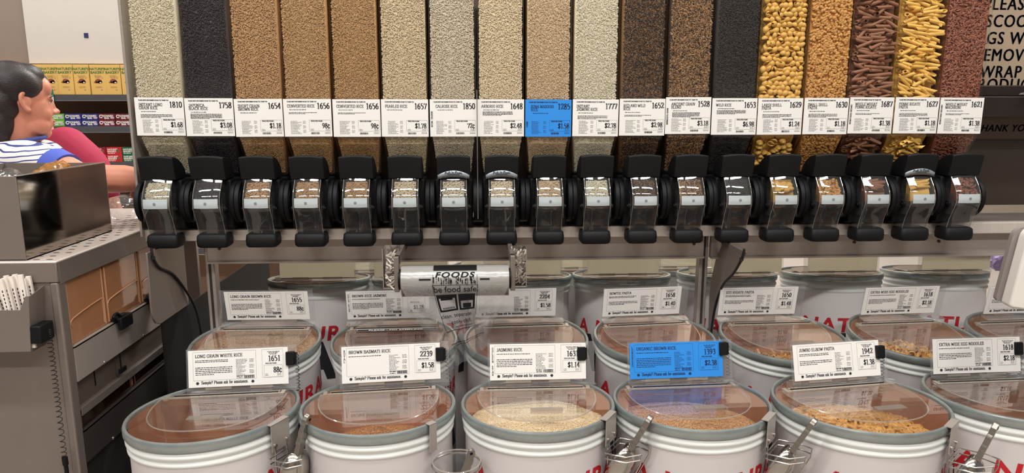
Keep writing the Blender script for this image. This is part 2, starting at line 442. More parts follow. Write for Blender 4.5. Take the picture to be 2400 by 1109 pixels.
STICK = mat('pale_sticker', lin(178, 186, 187), 0.55, 0, var=.05, scale=60)
SILVER_ST = mat('silver_sticker', lin(150, 158, 164), 0.35, .3, var=.05)
ACRYL = clear('clear_acrylic', (.985, .985, .98, 1), .05, 1.42)
LIDCLR = clear('clear_lid', (.97, .965, .955, 1), .012, 1.50, haze=.018, hazecol=(.9, .85, .8, 1))
EDGE = clear('acrylic_edge', (.9, .88, .84, 1), .12, 1.5, .06, haze=.20, hazecol=(.80, .72, .62, 1))
TAB = clear('clear_tab', (.93, .91, .88, 1), .06, 1.5, .04, haze=.12, hazecol=(.86, .80, .74, 1))
HOLDER = clear('clear_holder', (.95, .95, .95, 1), .05, 1.45, haze=.07, hazecol=(.8, .8, .8, 1))
SPOUT = clear('clear_spout', (.80, .80, .80, 1), .045, 1.55, .015, haze=.035, hazecol=(.7, .7, .7, 1))
FILM = clear('plastic_film', (.92, .92, .92, 1), .10, 1.5, .05, haze=.05, hazecol=(.8, .8, .82, 1), bump=.7, bscale=22)
AMBER = clear('amber_acrylic', (.86, .64, .46, 1), .06, 1.45, .02, haze=.52, hazecol=lin(232, 168, 122))

# ------------------------------------------------------------------ the setting
struct(MB().box(-7, 7, -6, 8, -.05, 0).build('floor', mat('floor_tile', lin(150, 141, 133), .45, 0, var=.15, scale=3)))
struct(MB().box(-7, 7, -6, 8, 6.1, 6.2).build('ceiling', mat('ceiling_paint', lin(196, 190, 182), .8, 0, var=.04)))
struct(MB().box(-7, 7, 7.6, 7.75, 0, 6.1).build('wall_back', mat('back_wall_paint', lin(160, 146, 130), .8, 0, var=.08)))
struct(MB().box(-7, 7, -6.1, -5.95, 0, 6.1).build('wall_front', mat('front_wall_paint', lin(140, 128, 118), .8, 0, var=.1)))

# ------------------------------------------------------------------ the dispenser stand
stand = thing('dispenser_stand', 'long stainless steel stand carrying the row of bins above the drums', 'stand', (0, 2.4, 0))
W = dict(parent=stand, world=True)
MB().box(-1.06, 2.6, 2.278, 2.31, 1.121, 1.160).build('rail', mat('rail_face_steel', lin(214, 204, 194), .34, .3, var=.08, scale=9, stretch=(14, 1, 1), rvar=.06), bevel=.003, **W)
mb = MB().box(-.88, .775, 2.312, 2.333, 1.047, 1.1205); mb.box(-.88, .775, 2.300, 2.333, 1.041, 1.047)
mb.build('beam', STEEL, **W)
mb = MB().box(.80, 2.6, 2.312, 2.333, 1.045, 1.1205); mb.box(.80, 2.6, 2.300, 2.333, 1.039, 1.045)
mb.build('beam', STEEL, **W)
MB().box(-1.06, 2.6, 2.31, 2.50, 1.127, 1.158).build('deck', STEEL_D, **W)
MB().box(-1.06, 1.74, 2.60, 2.62, 1.16, 2.25).build('back_panel', STEEL_D, **W)
MB().box(-1.066, -1.058, 2.262, 2.60, 1.14, 2.25).build('end_panel', STEEL, bevel=.001, **W)
for px in (-.885, .785):
    p = MB().box(px - .015, px + .015, 2.335, 2.375, .012, 1.121).build('post', STEEL, bevel=.003, **W)
    m = MB().box(px - .004, px + .004, 2.3335, 2.336, .80, 1.11); m.build('slot_strip', mat('post_slot', lin(48, 44, 44), .6), p, world=True)
MB().box(-1.02, 2.6, 1.46, 3.4, .0, .012).build('base_deck', mat('base_board', lin(40, 37, 37), .6, var=.1), **W)
pl = [(2.15, 1.110), (2.145, .93), (2.150, .905), (2.165, .884), (2.195, .872), (2.42, .872), (2.42, 1.110)]
MB().prism([(-1.004, y, z) for y, z in pl], (.006, 0, 0)).build('bracket_plate', STEEL_D, bevel=.0015, **W)
pr = [(2.07, 1.110), (2.10, 1.075), (2.15, 1.03), (2.23, .975), (2.285, .915), (2.315, .85), (2.335, .76), (2.365, .76), (2.375, .88), (2.365, .95), (2.33, 1.03), (2.28, 1.09), (2.27, 1.110)]
MB().prism([(.824, y, z) for y, z in pr], (.006, 0, 0)).build('bracket_plate', STEEL_D, bevel=.0015, **W)
MB().tube([(.0078, 2.196, 1.20), (.0078, 2.196, 1.30), (.0078, 2.255, 1.46), (.0078, 2.262, 1.6)], .0014, 8).build('divider_rod', STEEL_B, **W)
mb = MB()
for sx in [-.84, .74, .84, 1.3, 1.6, 2.05]:
    mb.cyl((sx, 2.312, 1.09), (sx, 2.3085, 1.09), .005, 12)
mb.build('bolts', mat('bolt_steel', lin(60, 56, 54), .35, .8), **W)

MB().box(-1.010, -1.005, 2.22, 3.4, .012, .868).build('gap_shade_sheet', mat('gap_shade_black', lin(20, 18, 18), .7, spec=.2), **W)  # black sheet added to stand in for the deep shade in this gap
def cable(name, label, pts, r=.0042):
    P = _s3(pts)
    o = thing(name, label, 'cable', pts[0])
    MB().tube(P, r, 8).build('cord', RUBBER, o, world=True)
    for q in (pts[1], pts[-2]):
        MB().box(q[0] - .0044, q[0] + .0044, q[1] - .006, q[1] + .006, q[2] - .004, q[2] + .004).build('cable_tie', RUBBER, o, world=True)
    return o
def _s3(P, n=6):
    out = []
    for i in range(len(P) - 1):
        p0 = P[max(i - 1, 0)]; p1 = P[i]; p2 = P[i + 1]; p3 = P[min(i + 2, len(P) - 1)]
        for k in range(n):
            t = k / n
            out.append(tuple(.5 * (2 * p1[a] + (-p0[a] + p2[a]) * t + (2 * p0[a] - 5 * p1[a] + 4 * p2[a] - p3[a]) * t * t + (-p0[a] + 3 * p1[a] - 3 * p2[a] + p3[a]) * t ** 3) for a in range(3)))
    out.append(tuple(P[-1])); return out
cable('power_cable', 'thin black cable draped over the steel bracket beside the acrylic scoop bins',
      [(-.993, 2.17, 1.122), (-.993, 2.175, 1.09), (-.993, 2.215, 1.05), (-.993, 2.30, 1.01), (-.993, 2.38, .94), (-.985, 2.44, .85), (-.98, 2.46, .74), (-.98, 2.47, .60)])
cable('power_cable', 'black cable running down the curved edge of the bracket near the upright post',
      [(.819, 2.068, 1.120), (.819, 2.085, 1.085), (.819, 2.145, 1.025), (.819, 2.228, .968), (.819, 2.28, .90), (.819, 2.308, .83), (.819, 2.325, .74), (.819, 2.34, .62)])

# ------------------------------------------------------------------ loose grain and pasta pieces
def spindles(P, Nn, ln, wd, seed, tilt=.35, flat=.8):
    """numpy: one small spindle-shaped kernel at each point, lying roughly in the surface"""
    rng = np.random.default_rng(seed); n = len(P); P = np.asarray(P); Nn = np.asarray(Nn)
    a = np.cross(Nn, rng.normal(size=(n, 3))); a /= np.linalg.norm(a, axis=1)[:, None]
    a = a + Nn * rng.normal(0, tilt, (n, 1)); a /= np.linalg.norm(a, axis=1)[:, None]
    b = np.cross(Nn, a); b /= np.linalg.norm(b, axis=1)[:, None]; c = np.cross(a, b)
    L = (ln * rng.uniform(.82, 1.12, n))[:, None]; Wd = (wd * rng.uniform(.88, 1.12, n))[:, None]
    rings = []
    for s, w in ((-.28, .86), (.28, .86)):
        for k in range(4):
            t = k * math.pi / 2 + math.pi / 4
            rings.append(P + a * L * s + (b * math.cos(t) + c * flat * math.sin(t)) * Wd * .5 * w * 1.2)
    V = np.stack([P - a * L * .5] + rings + [P + a * L * .5], 1).reshape(-1, 3)
    F = [(0, 2, 1), (0, 3, 2), (0, 4, 3), (0, 1, 4)] + [(1 + k, 1 + (k + 1) % 4, 5 + (k + 1) % 4, 5 + k) for k in range(4)] + [(9, 5 + k, 5 + (k + 1) % 4) for k in range(4)]
    off = (np.arange(n) * 10)
    tri = np.array([f for f in F if len(f) == 3]); qd = np.array([f for f in F if len(f) == 4])
    T = (tri[None] + off[:, None, None]).reshape(-1, 3); Q = (qd[None] + off[:, None, None]).reshape(-1, 4)
    return V, T, Q
def add_np(mb, V, *faces):
    b = len(mb.v); mb.v.extend(map(tuple, V.tolist()))
    for F in faces: mb.f.extend(map(tuple, (F + b).tolist()))
def scatter(mb, piece, P, Nn, seed, tilt=.5, smin=.9, smax=1.1, along=None):
    """copies of one piece mesh (verts, faces) at each point with random turns"""
    rng = random.Random(seed); pv, pf = piece
    for p, n in zip(P, Nn):
        n = Vector(n); t = n.cross(Vector((rng.gauss(0, 1), rng.gauss(0, 1), rng.gauss(0, 1)))).normalized()
        if along is not None and rng.random() < .8: t = (Vector(along) + t * .45).normalized()
        t = (t + n * rng.gauss(0, tilt)).normalized(); u = n.cross(t).normalized(); w = t.cross(u)
        M = Matrix((t, u, w)).transposed() * rng.uniform(smin, smax)
        mb.add([M @ Vector(v) + Vector(p) for v in pv], pf)

SP = [(.162, .050), (.150, .058), (.135, .071), (.120, .081), (.105, .088), (.088, .091), (.075, .090), (.060, .084), (.040, .074), (.020, .065), (.0, .059), (-.014, .055)]   # spout: height, reach
def reach(z):
    for (z0, f0), (z1, f1) in zip(SP, SP[1:]):
        if z1 <= z <= z0: return f1 + (f0 - f1) * (z - z1) / (z0 - z1)
    return SP[0][1]
def bin_points(n_front, n_funnel, n_spout, seed, lift=.0055, zcut=.405, xs=1.0, smax=.70):
    rng = np.random.default_rng(seed); P = []; N_ = []
    for _ in range(n_front):
        P.append((rng.uniform(-.0695, .0695), lift + rng.uniform(0, .0015), rng.uniform(zcut, .83))); N_.append((0, -1, 0))
    for _ in range(n_funnel):
        s = rng.uniform(-.09, smax)
        if s < .06: z = rng.uniform(.270, .300); P.append((rng.uniform(-.067, .067), lift + max(0, .287 - z) * .72, z)); N_.append((0, -1, -.1))
        else: P.append((rng.uniform(-1, 1) * (.0655 - .0135 * s), lift + .0066 + .078 * s, .276 - .15 * s)); N_.append((0, -.887, -.46))
    for _ in range(n_spout):
        z = rng.uniform(.080, .151); P.append((rng.uniform(-.0345, .0345), -(reach(z) - .0068), z)); N_.append((0, -1, .25))
    P = [(q[0] * xs, q[1], q[2]) for q in P]
    N_ = np.array(N_, float); N_ /= np.linalg.norm(N_, axis=1)[:, None]
    return np.array(P), N_
def bin_backing(mb, deep=.0, ws=1.0):
    y = .008 + deep
    mb.loft([[(-w * ws, q0, z), (w * ws, q0, z), (w * ws, .25, z), (-w * ws, .25, z)] for z, w, q0 in ((.84, .067, y), (.286, .067, y), (.164, .054, .074 + deep))])
    zz = [.150, .140, .125, .110, .095, .080]
    mb.prism([(-.033, -(reach(z) - .0105 - min(deep, .012)), z) for z in zz] + [(-.033, -.042, .080), (-.033, -.042, .150)], (.066, 0, 0))

def rice_mesh(name, ln, wd, n, seed):
    mb = MB(); bin_backing(mb, .0012, min(1, 1.04 - ln * 9.5))
    k = n / 6500
    P, N_ = bin_points(n, int(2300 * k), int(700 * k), seed, lift=.0066, xs=1.02 - ln * 9.5)
    add_np(mb, *spindles(P, N_, ln, wd, seed))
    me = bpy.data.meshes.new(name); me.from_pydata(mb.v, [], mb.f); me.update()
    me.polygons.foreach_set('use_smooth', [True] * len(me.polygons))
    return me

RICE_L = rice_mesh('long_kernels', .0074, .0021, 8200, 11)
RICE_S = rice_mesh('short_kernels', .0056, .0029, 8000, 12)
RICE_W = rice_mesh('wild_kernels', .0105, .0023, 8600, 13)

# pasta pieces
def shell_piece(L=.021, wd=.0155, nu=9, nv=7):
    """a pasta shell: rolled egg-shaped wall with a long curled opening"""
    vs = []; fs = []
    for j in range(nv + 1):
        t = j / nv; s = math.sin(math.pi * (0.04 + .92 * t)) ** .7
        for i in range(nu + 1):
            a = R(-142) + R(284) * i / nu
            curl = 1 - .28 * max(0, abs(a) - 2.0)
            ridge = 1 + (.03 if i % 2 else -.02)
            vs.append(((t - .5) * L, wd * .5 * s * curl * ridge * math.sin(a), wd * .5 * s * curl * ridge * math.cos(a)))
    for j in range(nv):
        for i in range(nu):
            k = j * (nu + 1) + i; fs.append((k, k + 1, k + nu + 2, k + nu + 1))
    return vs, fs
def tube_piece(L, r, bevel=1.0, n=8, wall=.74, bend=0.0, seg=1):
    """a hollow pasta tube with slanted ends (penne) or bent (elbow)"""
    vs = []; fs = []
    def ring(t, rad):
        out = []
        for k in range(n):
            a = 2 * math.pi * k / n; y, z = rad * math.cos(a), rad * math.sin(a)
            x = (t - .5) * L + bevel * z * (1 if True else 0)
            if bend:
                th = (t - .5) * bend; Rr = L / bend
                out.append(((Rr + z) * math.sin(th), y, (Rr + z) * math.cos(th) - Rr))
            else: out.append((x, y, z))
        return out
    for rad in (r, r * wall):
        for s in range(seg + 1): vs += ring(s / seg, rad)
    m = (seg + 1) * n
    for s in range(seg):
        for k in range(n):
            j = (k + 1) % n
            fs.append((s * n + k, s * n + j, (s + 1) * n + j, (s + 1) * n + k))
            fs.append((m + s * n + j, m + s * n + k, m + (s + 1) * n + k, m + (s + 1) * n + j))
    for s0 in (0, seg):
        for k in range(n):
            j = (k + 1) % n; fs.append((s0 * n + k, m + s0 * n + k, m + s0 * n + j, s0 * n + j))
    return vs, fs
def ribbon_piece(L=.04, w=.012, twist=2.2, n=8):
    vs = []; fs = []
    for i in range(n + 1):
        t = i / n; a = (t - .5) * twist
        for q in (-.5, .5): vs.append(((t - .5) * L, w * q * math.cos(a), w * q * math.sin(a) + .004 * math.sin(t * 6)))
    for i in range(n): fs.append((2 * i, 2 * i + 1, 2 * i + 3, 2 * i + 2))
    return vs, fs
def bow_piece(L=.036, w=.026):
    vs = []; fs = []
    for i in range(7):
        t = i / 6 - .5
        for j in range(5):
            q = j / 4 - .5; pinch = .35 + 1.3 * abs(t)
            vs.append((t * L, q * w * pinch, .005 * math.cos(q * 9) * (1 - 2 * abs(t))))
    for i in range(6):
        for j in range(4): k = i * 5 + j; fs.append((k, k + 1, k + 6, k + 5))
    return vs, fs

# ------------------------------------------------------------------ gravity bins
BX0, PITCH, BY, BZ = -.975, .1512, 2.27, 1.165
def hood_mesh():
    prof = [(-.062, .2305), (-.0655, .2275), (-.064, .215), (-.057, .185), (-.050, .160), (.022, .160), (.034, .168), (.024, .190), (.004, .209), (-.020, .223), (-.042, .2295)]
    mb = MB(); rings = []
    for i in range(9):
        t = i / 4 - 1; x = t * .0525; b = 1 - t * t
        rings.append([(x, y - .004 * b, z + (.005 * b if z > .18 else .0035 * b)) for y, z in prof])
    mb.loft(rings)
    return mb
def spout_mesh():
    mb = MB(); rings = []
    for z, f in SP:
        w = .0405 - .0015 * max(0, (.03 - z) / .05)
        ring = []
        for t in range(9):
            x = -1 + t / 4; ring.append((x * w, -f - .003 + .007 * abs(x) ** 3, z))
        for x in (1, .5, 0, -.5, -1): ring.append((x * w, min(-f + .056, .004 if z > .03 else -.002), z))
        rings.append(ring)
    return mb.loft(rings, False)
def strip_on_spout(x0, x1, z0, z1, lift, n=7, m=8):
    mb = MB(); vs = []
    for j in range(n + 1):
        z = z0 + (z1 - z0) * j / n
        for i in range(m + 1):
            x = x0 + (x1 - x0) * i / m; vs.append((x, -reach(z) - .003 + .007 * abs(x / .0405) ** 3 - lift, z))
    return mb.add(vs, [(j * (m + 1) + i, j * (m + 1) + i + 1, (j + 1) * (m + 1) + i + 1, (j + 1) * (m + 1) + i) for j in range(n) for i in range(m)])

def proto_bin():
    t = thing('gravity_bin', 'x', 'dispenser', (0, 0, 0))
    hp = MB()
    def rr(w, y0, y1, z, c=.006):
        return [(-w + c, y0, z), (w - c, y0, z), (w, y0 + c, z), (w, y1, z), (-w, y1, z), (-w, y0 + c, z)]
    hp.loft([rr(.0738, 0, .30, .93), rr(.0738, 0, .30, .292), rr(.0732, .004, .30, .281), rr(.0715, .012, .30, .268), rr(.0605, .070, .275, .160)], False)
    hp.build('hopper', ACRYL, t, ang=30)
    hb = MB().box(-.060, .060, -.026, .13, .001, .158); 
    hb.build('valve_housing', BLACK, t, bevel=.006)
    for s in (-1, 1):
        d = MB()
        prof = [(.0, .0), (.046, .0), (.048, .003), (.054, .003), (.056, .0), (.065, .0), (.0665, .002), (.0665, .012), (.065, .0135), (.0, .0135)]
        d.lathe(prof, 40); d.xf(Matrix.Translation((s * .0615, .0, .0865)) @ Matrix.Rotation(R(90) * s, 4, 'Y'))
        d.build('valve_disc', BLACK, t)
        pin = MB().cyl((s * .041, -.055, .07), (s * .050, -.055, .07), .010, 18).cyl((s * .050, -.055, .07), (s * .0535, -.055, .07), .0055, 14)
        pin.build('pivot_pin', BLACK, t)
        MB().box(s * .0425, s * .0445, -.075, -.02, .036, .105).build('side_flange', SPOUT, t)
    hood_mesh().build('hood', BLACK_M, t, ang=50, bevel=.002)
    spout_mesh().build('spout', SPOUT, t, ang=60)
    er = MB()
    for s in (-1, 1): er.tube([(s * .0402, -f + .0035, z) for z, f in SP], .0011, 6)
    er.build('spout_rim', EDGE, t)
    strip_on_spout(-.036, .036, .0765, .1055, .0012).build('sticker', STICK, t)
    dm = MB(); zc = .091; f = lambda x, y: (x, -reach(zc) - .0034 - .0016, zc + y)
    for k in range(16):
        a, b = 2 * math.pi * k / 16, 2 * math.pi * (k + 1) / 16
        dm.add([f(r * math.cos(q), r * math.sin(q)) for r, q in ((.0045, a), (.0034, a), (.0034, b), (.0045, b))], [(0, 1, 2, 3)])
    dm.disc((0, 0), .0022, 12, fn=f)
    dm.build('sticker_dot', GREY_INK, t)
    cp = MB(); rings = []
    for z, g in ((-.010, -.004), (-.014, 0), (-.030, .002), (-.046, .001), (-.052, -.004)):
        ring = []
        for i in range(28):
            a = 2 * math.pi * i / 28; ca, sa = math.cos(a), math.sin(a)
            ex = lambda v, p: math.copysign(abs(v) ** p, v)
            ring.append(((.0475 + g) * ex(ca, .25), -.033 + (.032 + g) * ex(sa, .3) - .003 * (1 - abs(ca)), z))
        rings.append(ring)
    cp.loft(rings); cp.build('spout_cap', BLACK_M, t, ang=60)
    return t
PROTO = proto_bin(); PROTO_PARTS = [o for o in bpy.data.objects if o.parent == PROTO]

def shelf_card(t, lines, num, price, blue=False, desc=3, side=None, sub=True, seed=1, dx=0.0, dz=0.0, rz=0.0):
    rng = random.Random(seed)
    w, h = .1475, .1165
    c = MB().box(-w / 2, w / 2, -.0016, -.0006, .2905, .2905 + h)
    Rm = Matrix.Translation((dx, 0, .29 + dz)) @ Matrix.Rotation(rz, 4, 'Y') @ Matrix.Translation((0, 0, -.29))
    c.xf(Rm)
    card = c.build('price_card', BLUE if blue else CARD, t)
    if blue: card['label'] = 'bright blue price card'
    base = plane((-w / 2, -.0016, .2905), (1, 0, 0), (0, 0, 1), .0004)
    fn = lambda x, y: tuple(Rm @ Vector(base(x, y)))
    a = MB(); g = MB()
    serif(a, 'PLEASE WRITE BIN NUMBER ON BAG TIE, THANK YOU.', .012, .1065, .0036, fn, T=.24, t=.12, cond=.86, n=1)
    x0 = .012 if side is None else .018
    big = .0088 if max(len(s) for s in lines) <= 14 else .0078
    for i, s in enumerate(lines): serif(a, s, x0, .0905 - i * .0098, big, fn, T=.165, t=.07, cond=.96, track=.02)
    serif(a, num, w - .004, .0865, .0175, fn, 'r', T=.175, t=.065, track=.03)
    y = .0905 - len(lines) * .0098 + .002
    if sub: greek(a, rng, x0 + .006, x0 + .062, y, .0019, fn, rng.uniform(.7, 1)); y -= .0058 if desc > 4 else .009
    for i in range(desc): greek(a, rng, x0 + .004, w - .036 if desc > 3 else w - .045, y - i * (.0027 if desc > 4 else .0031), .0017, fn, 1 if i < desc - 1 else .6)
    for i in range(12):                                     # nutrition panel
        yy = .0475 - i * .0035
        greek(g, rng, .020, .020 + rng.uniform(.02, .034), yy, .0013, fn); 
        if i % 4 != 3: greek(g, rng, .058, .067, yy, .0013, fn)
    frame2d(a, .0775, w - .004, .017, .0515, .0004, fn)
    serif(a, 'PRICE PER POUND', .083, .0465, .0036, fn, T=.24, t=.12, n=1)
    serif(a, price, w - .0065, .0265, .0150, fn, 'r', T=.17, t=.065)
    for i in range(2):
        greek(g, rng, .081, .091, .0225 - i * .0035, .0014, fn); greek(g, rng, w - .020, w - .007, .0225 - i * .0035, .0014, fn)
        greek(g, rng, w - .022, w - .005, .0125 - i * .0032, .0013, fn)
    barcode(a, rng, .0825, .108, .0075, .0135, fn)
    if side:
        f2 = lambda x, y: fn(.0085 - y, .030 + x)
        serif(a, side, 0, 0, .0050, f2, T=.2, t=.08, cond=1.0, n=2)
    a.build('lettering', INK_B if blue else INK, card, ang=180)
    g.build('fine_print', GREY_INK_B if blue else GREY_INK, card, ang=180)
    return card

def ramp(*cols): return [((i + .5) / len(cols) if len(cols) > 1 else .5, lin(*c)) for i, c in enumerate(cols)]
BINS = [
 # words, number, price, blue, desc, side, content name, kernel mesh, colours, what it holds
 (['INSTANT LONG', 'GRAIN RICE'], '1810', '$1.68', 0, 4, None, 'instant_rice', RICE_L, ((230, 217, 188), (214, 199, 166), (238, 230, 206)), 'pale instant long grain rice'),
 (['JAPONICA', 'BLACK RICE'], '1758', '$3.08', 0, 6, None, 'black_rice', RICE_S, ((40, 36, 40), (52, 46, 50), (66, 58, 58), (34, 32, 36)), 'nearly black japonica rice'),
 (['SHORT GRAIN', 'BROWN RICE'], '1654', '$1.18', 0, 0, None, 'brown_rice', RICE_S, ((192, 150, 104), (174, 130, 86), (210, 172, 126)), 'golden short grain brown rice'),
 (['CONVERTED RICE'], '1656', '98\u00a2', 0, 2, None, 'converted_rice', RICE_L, ((196, 156, 108), (180, 138, 90), (212, 176, 130)), 'tan converted rice'),
 (['CONVERTED RICE'], '1656', '98\u00a2', 0, 2, None, 'converted_rice', RICE_L, ((196, 154, 104), (178, 136, 88), (210, 172, 126)), 'tan converted rice'),
 (['PEARLED RICE'], '1657', '$1.78', 0, 0, None, 'pearled_rice', RICE_S, ((224, 204, 168), (208, 186, 148), (234, 218, 188)), 'cream pearled rice'),
 (['CALROSE RICE'], '1850', '72\u00a2', 0, 0, 'BOTAN - CALROSE', 'calrose_rice', RICE_S, ((218, 204, 178), (202, 186, 158), (230, 220, 198)), 'greyish calrose rice'),
 (['ARBORIO RICE'], '1648', '$2.48', 0, 5, None, 'arborio_rice', RICE_S, ((230, 210, 174), (216, 194, 156), (240, 226, 198)), 'cream arborio rice'),
 (['SONA MASOORI', 'RICE'], '1285', '$1.58', 1, 0, 'LAXMI', 'masoori_rice', RICE_L, ((222, 194, 156), (208, 178, 140), (232, 208, 174)), 'beige sona masoori rice'),
 (['INSTANT', 'JASMINE RICE'], '1777', '$2.78', 0, 4, None, 'jasmine_rice', RICE_L, ((238, 228, 200), (222, 210, 178), (244, 238, 218)), 'pale instant jasmine rice'),
 (['RED AND WILD', 'RICE'], '1652', '$2.98', 0, 2, None, 'wild_rice_mix', RICE_W, ((40, 33, 30), (146, 104, 66), (52, 42, 36), (46, 38, 34), (172, 130, 88), (42, 35, 33), (60, 46, 38)), 'dark and tan red and wild rice'),
 (['ANCIENT GRAIN', 'BLEND'], '1528', '$3.18', 0, 6, 'MINNESOTA GRAIN', 'grain_blend', RICE_W, ((170, 122, 80), (52, 42, 37), (190, 144, 98), (60, 48, 40), (74, 56, 44), (206, 166, 120)), 'speckled brown ancient grain blend'),
 (['WILD RICE'], '1653', '$6.98', 0, 5, None, 'wild_rice', RICE_W, ((44, 40, 40), (54, 48, 46), (64, 56, 52), (36, 34, 36)), 'black wild rice'),
 (['LARGE SHELL', 'PASTA'], '1629', '$1.24', 0, 4, None, 'pasta_shell', None, ((226, 178, 92),), 'large yellow pasta shells'),
 (['SMALL SHELL', 'PASTA'], '1630', '$1.18', 0, 4, None, 'small_shell_pasta', None, ((206, 150, 82), (190, 134, 70), (220, 168, 98)), 'small tan pasta shells'),
 (['WHOLE WHEAT', 'PENNE RIGATE'], '1687', '$1.38', 0, 2, 'BIONATURAE ORGANIC', 'wheat_penne', None, ((150, 104, 78),), 'brown whole wheat penne'),
 (['PENNE RIGATE', 'PASTA'], '1627', '$1.18', 0, 4, None, 'penne', None, ((238, 190, 98),), 'yellow penne rigate'),
 (['WHOLE WHEAT', 'MACARONI'], '1621', '$1.38', 0, 2, 'BIONATURAE ORGANIC', 'wheat_macaroni', None, ((146, 88, 66), (128, 76, 58), (162, 104, 80)), 'reddish brown whole wheat macaroni'),
]
def content_obj(name, mesh_or_mb, m, label, loc):
    if isinstance(mesh_or_mb, MB):
        o = mesh_or_mb.build(name, m, None, ang=70)
    else:
        o = bpy.data.objects.new(name, mesh_or_mb); COL.objects.link(o)
        if not mesh_or_mb.materials: mesh_or_mb.materials.append(m)
        o.material_slots[0].link = 'OBJECT'; o.material_slots[0].material = m
    o.location = loc
    return tag(o, label, 'pasta' if 'pasta' in name or 'penne' in name or 'macaroni' in name else 'grain', kind='stuff')

def single(name, mesh, m, label, group, cat, spots, seed):
    """individual pasta pieces pressed against the clear front: one object each, sharing a mesh"""
    rng = random.Random(seed)
    if not mesh.materials: mesh.materials.append(m)
    for p, n, rot in spots:
        o = bpy.data.objects.new(name, mesh); COL.objects.link(o)
        o.location = p; o.rotation_euler = rot
        tag(o, label, cat, group)

def mesh_of(piece, name, thick=0.0, ang=50):
    me = bpy.data.meshes.new(name); me.from_pydata(piece[0], [], piece[1]); me.update()
    me.polygons.foreach_set('use_smooth', [True] * len(me.polygons)); me.set_sharp_from_angle(angle=R(ang))
    return me

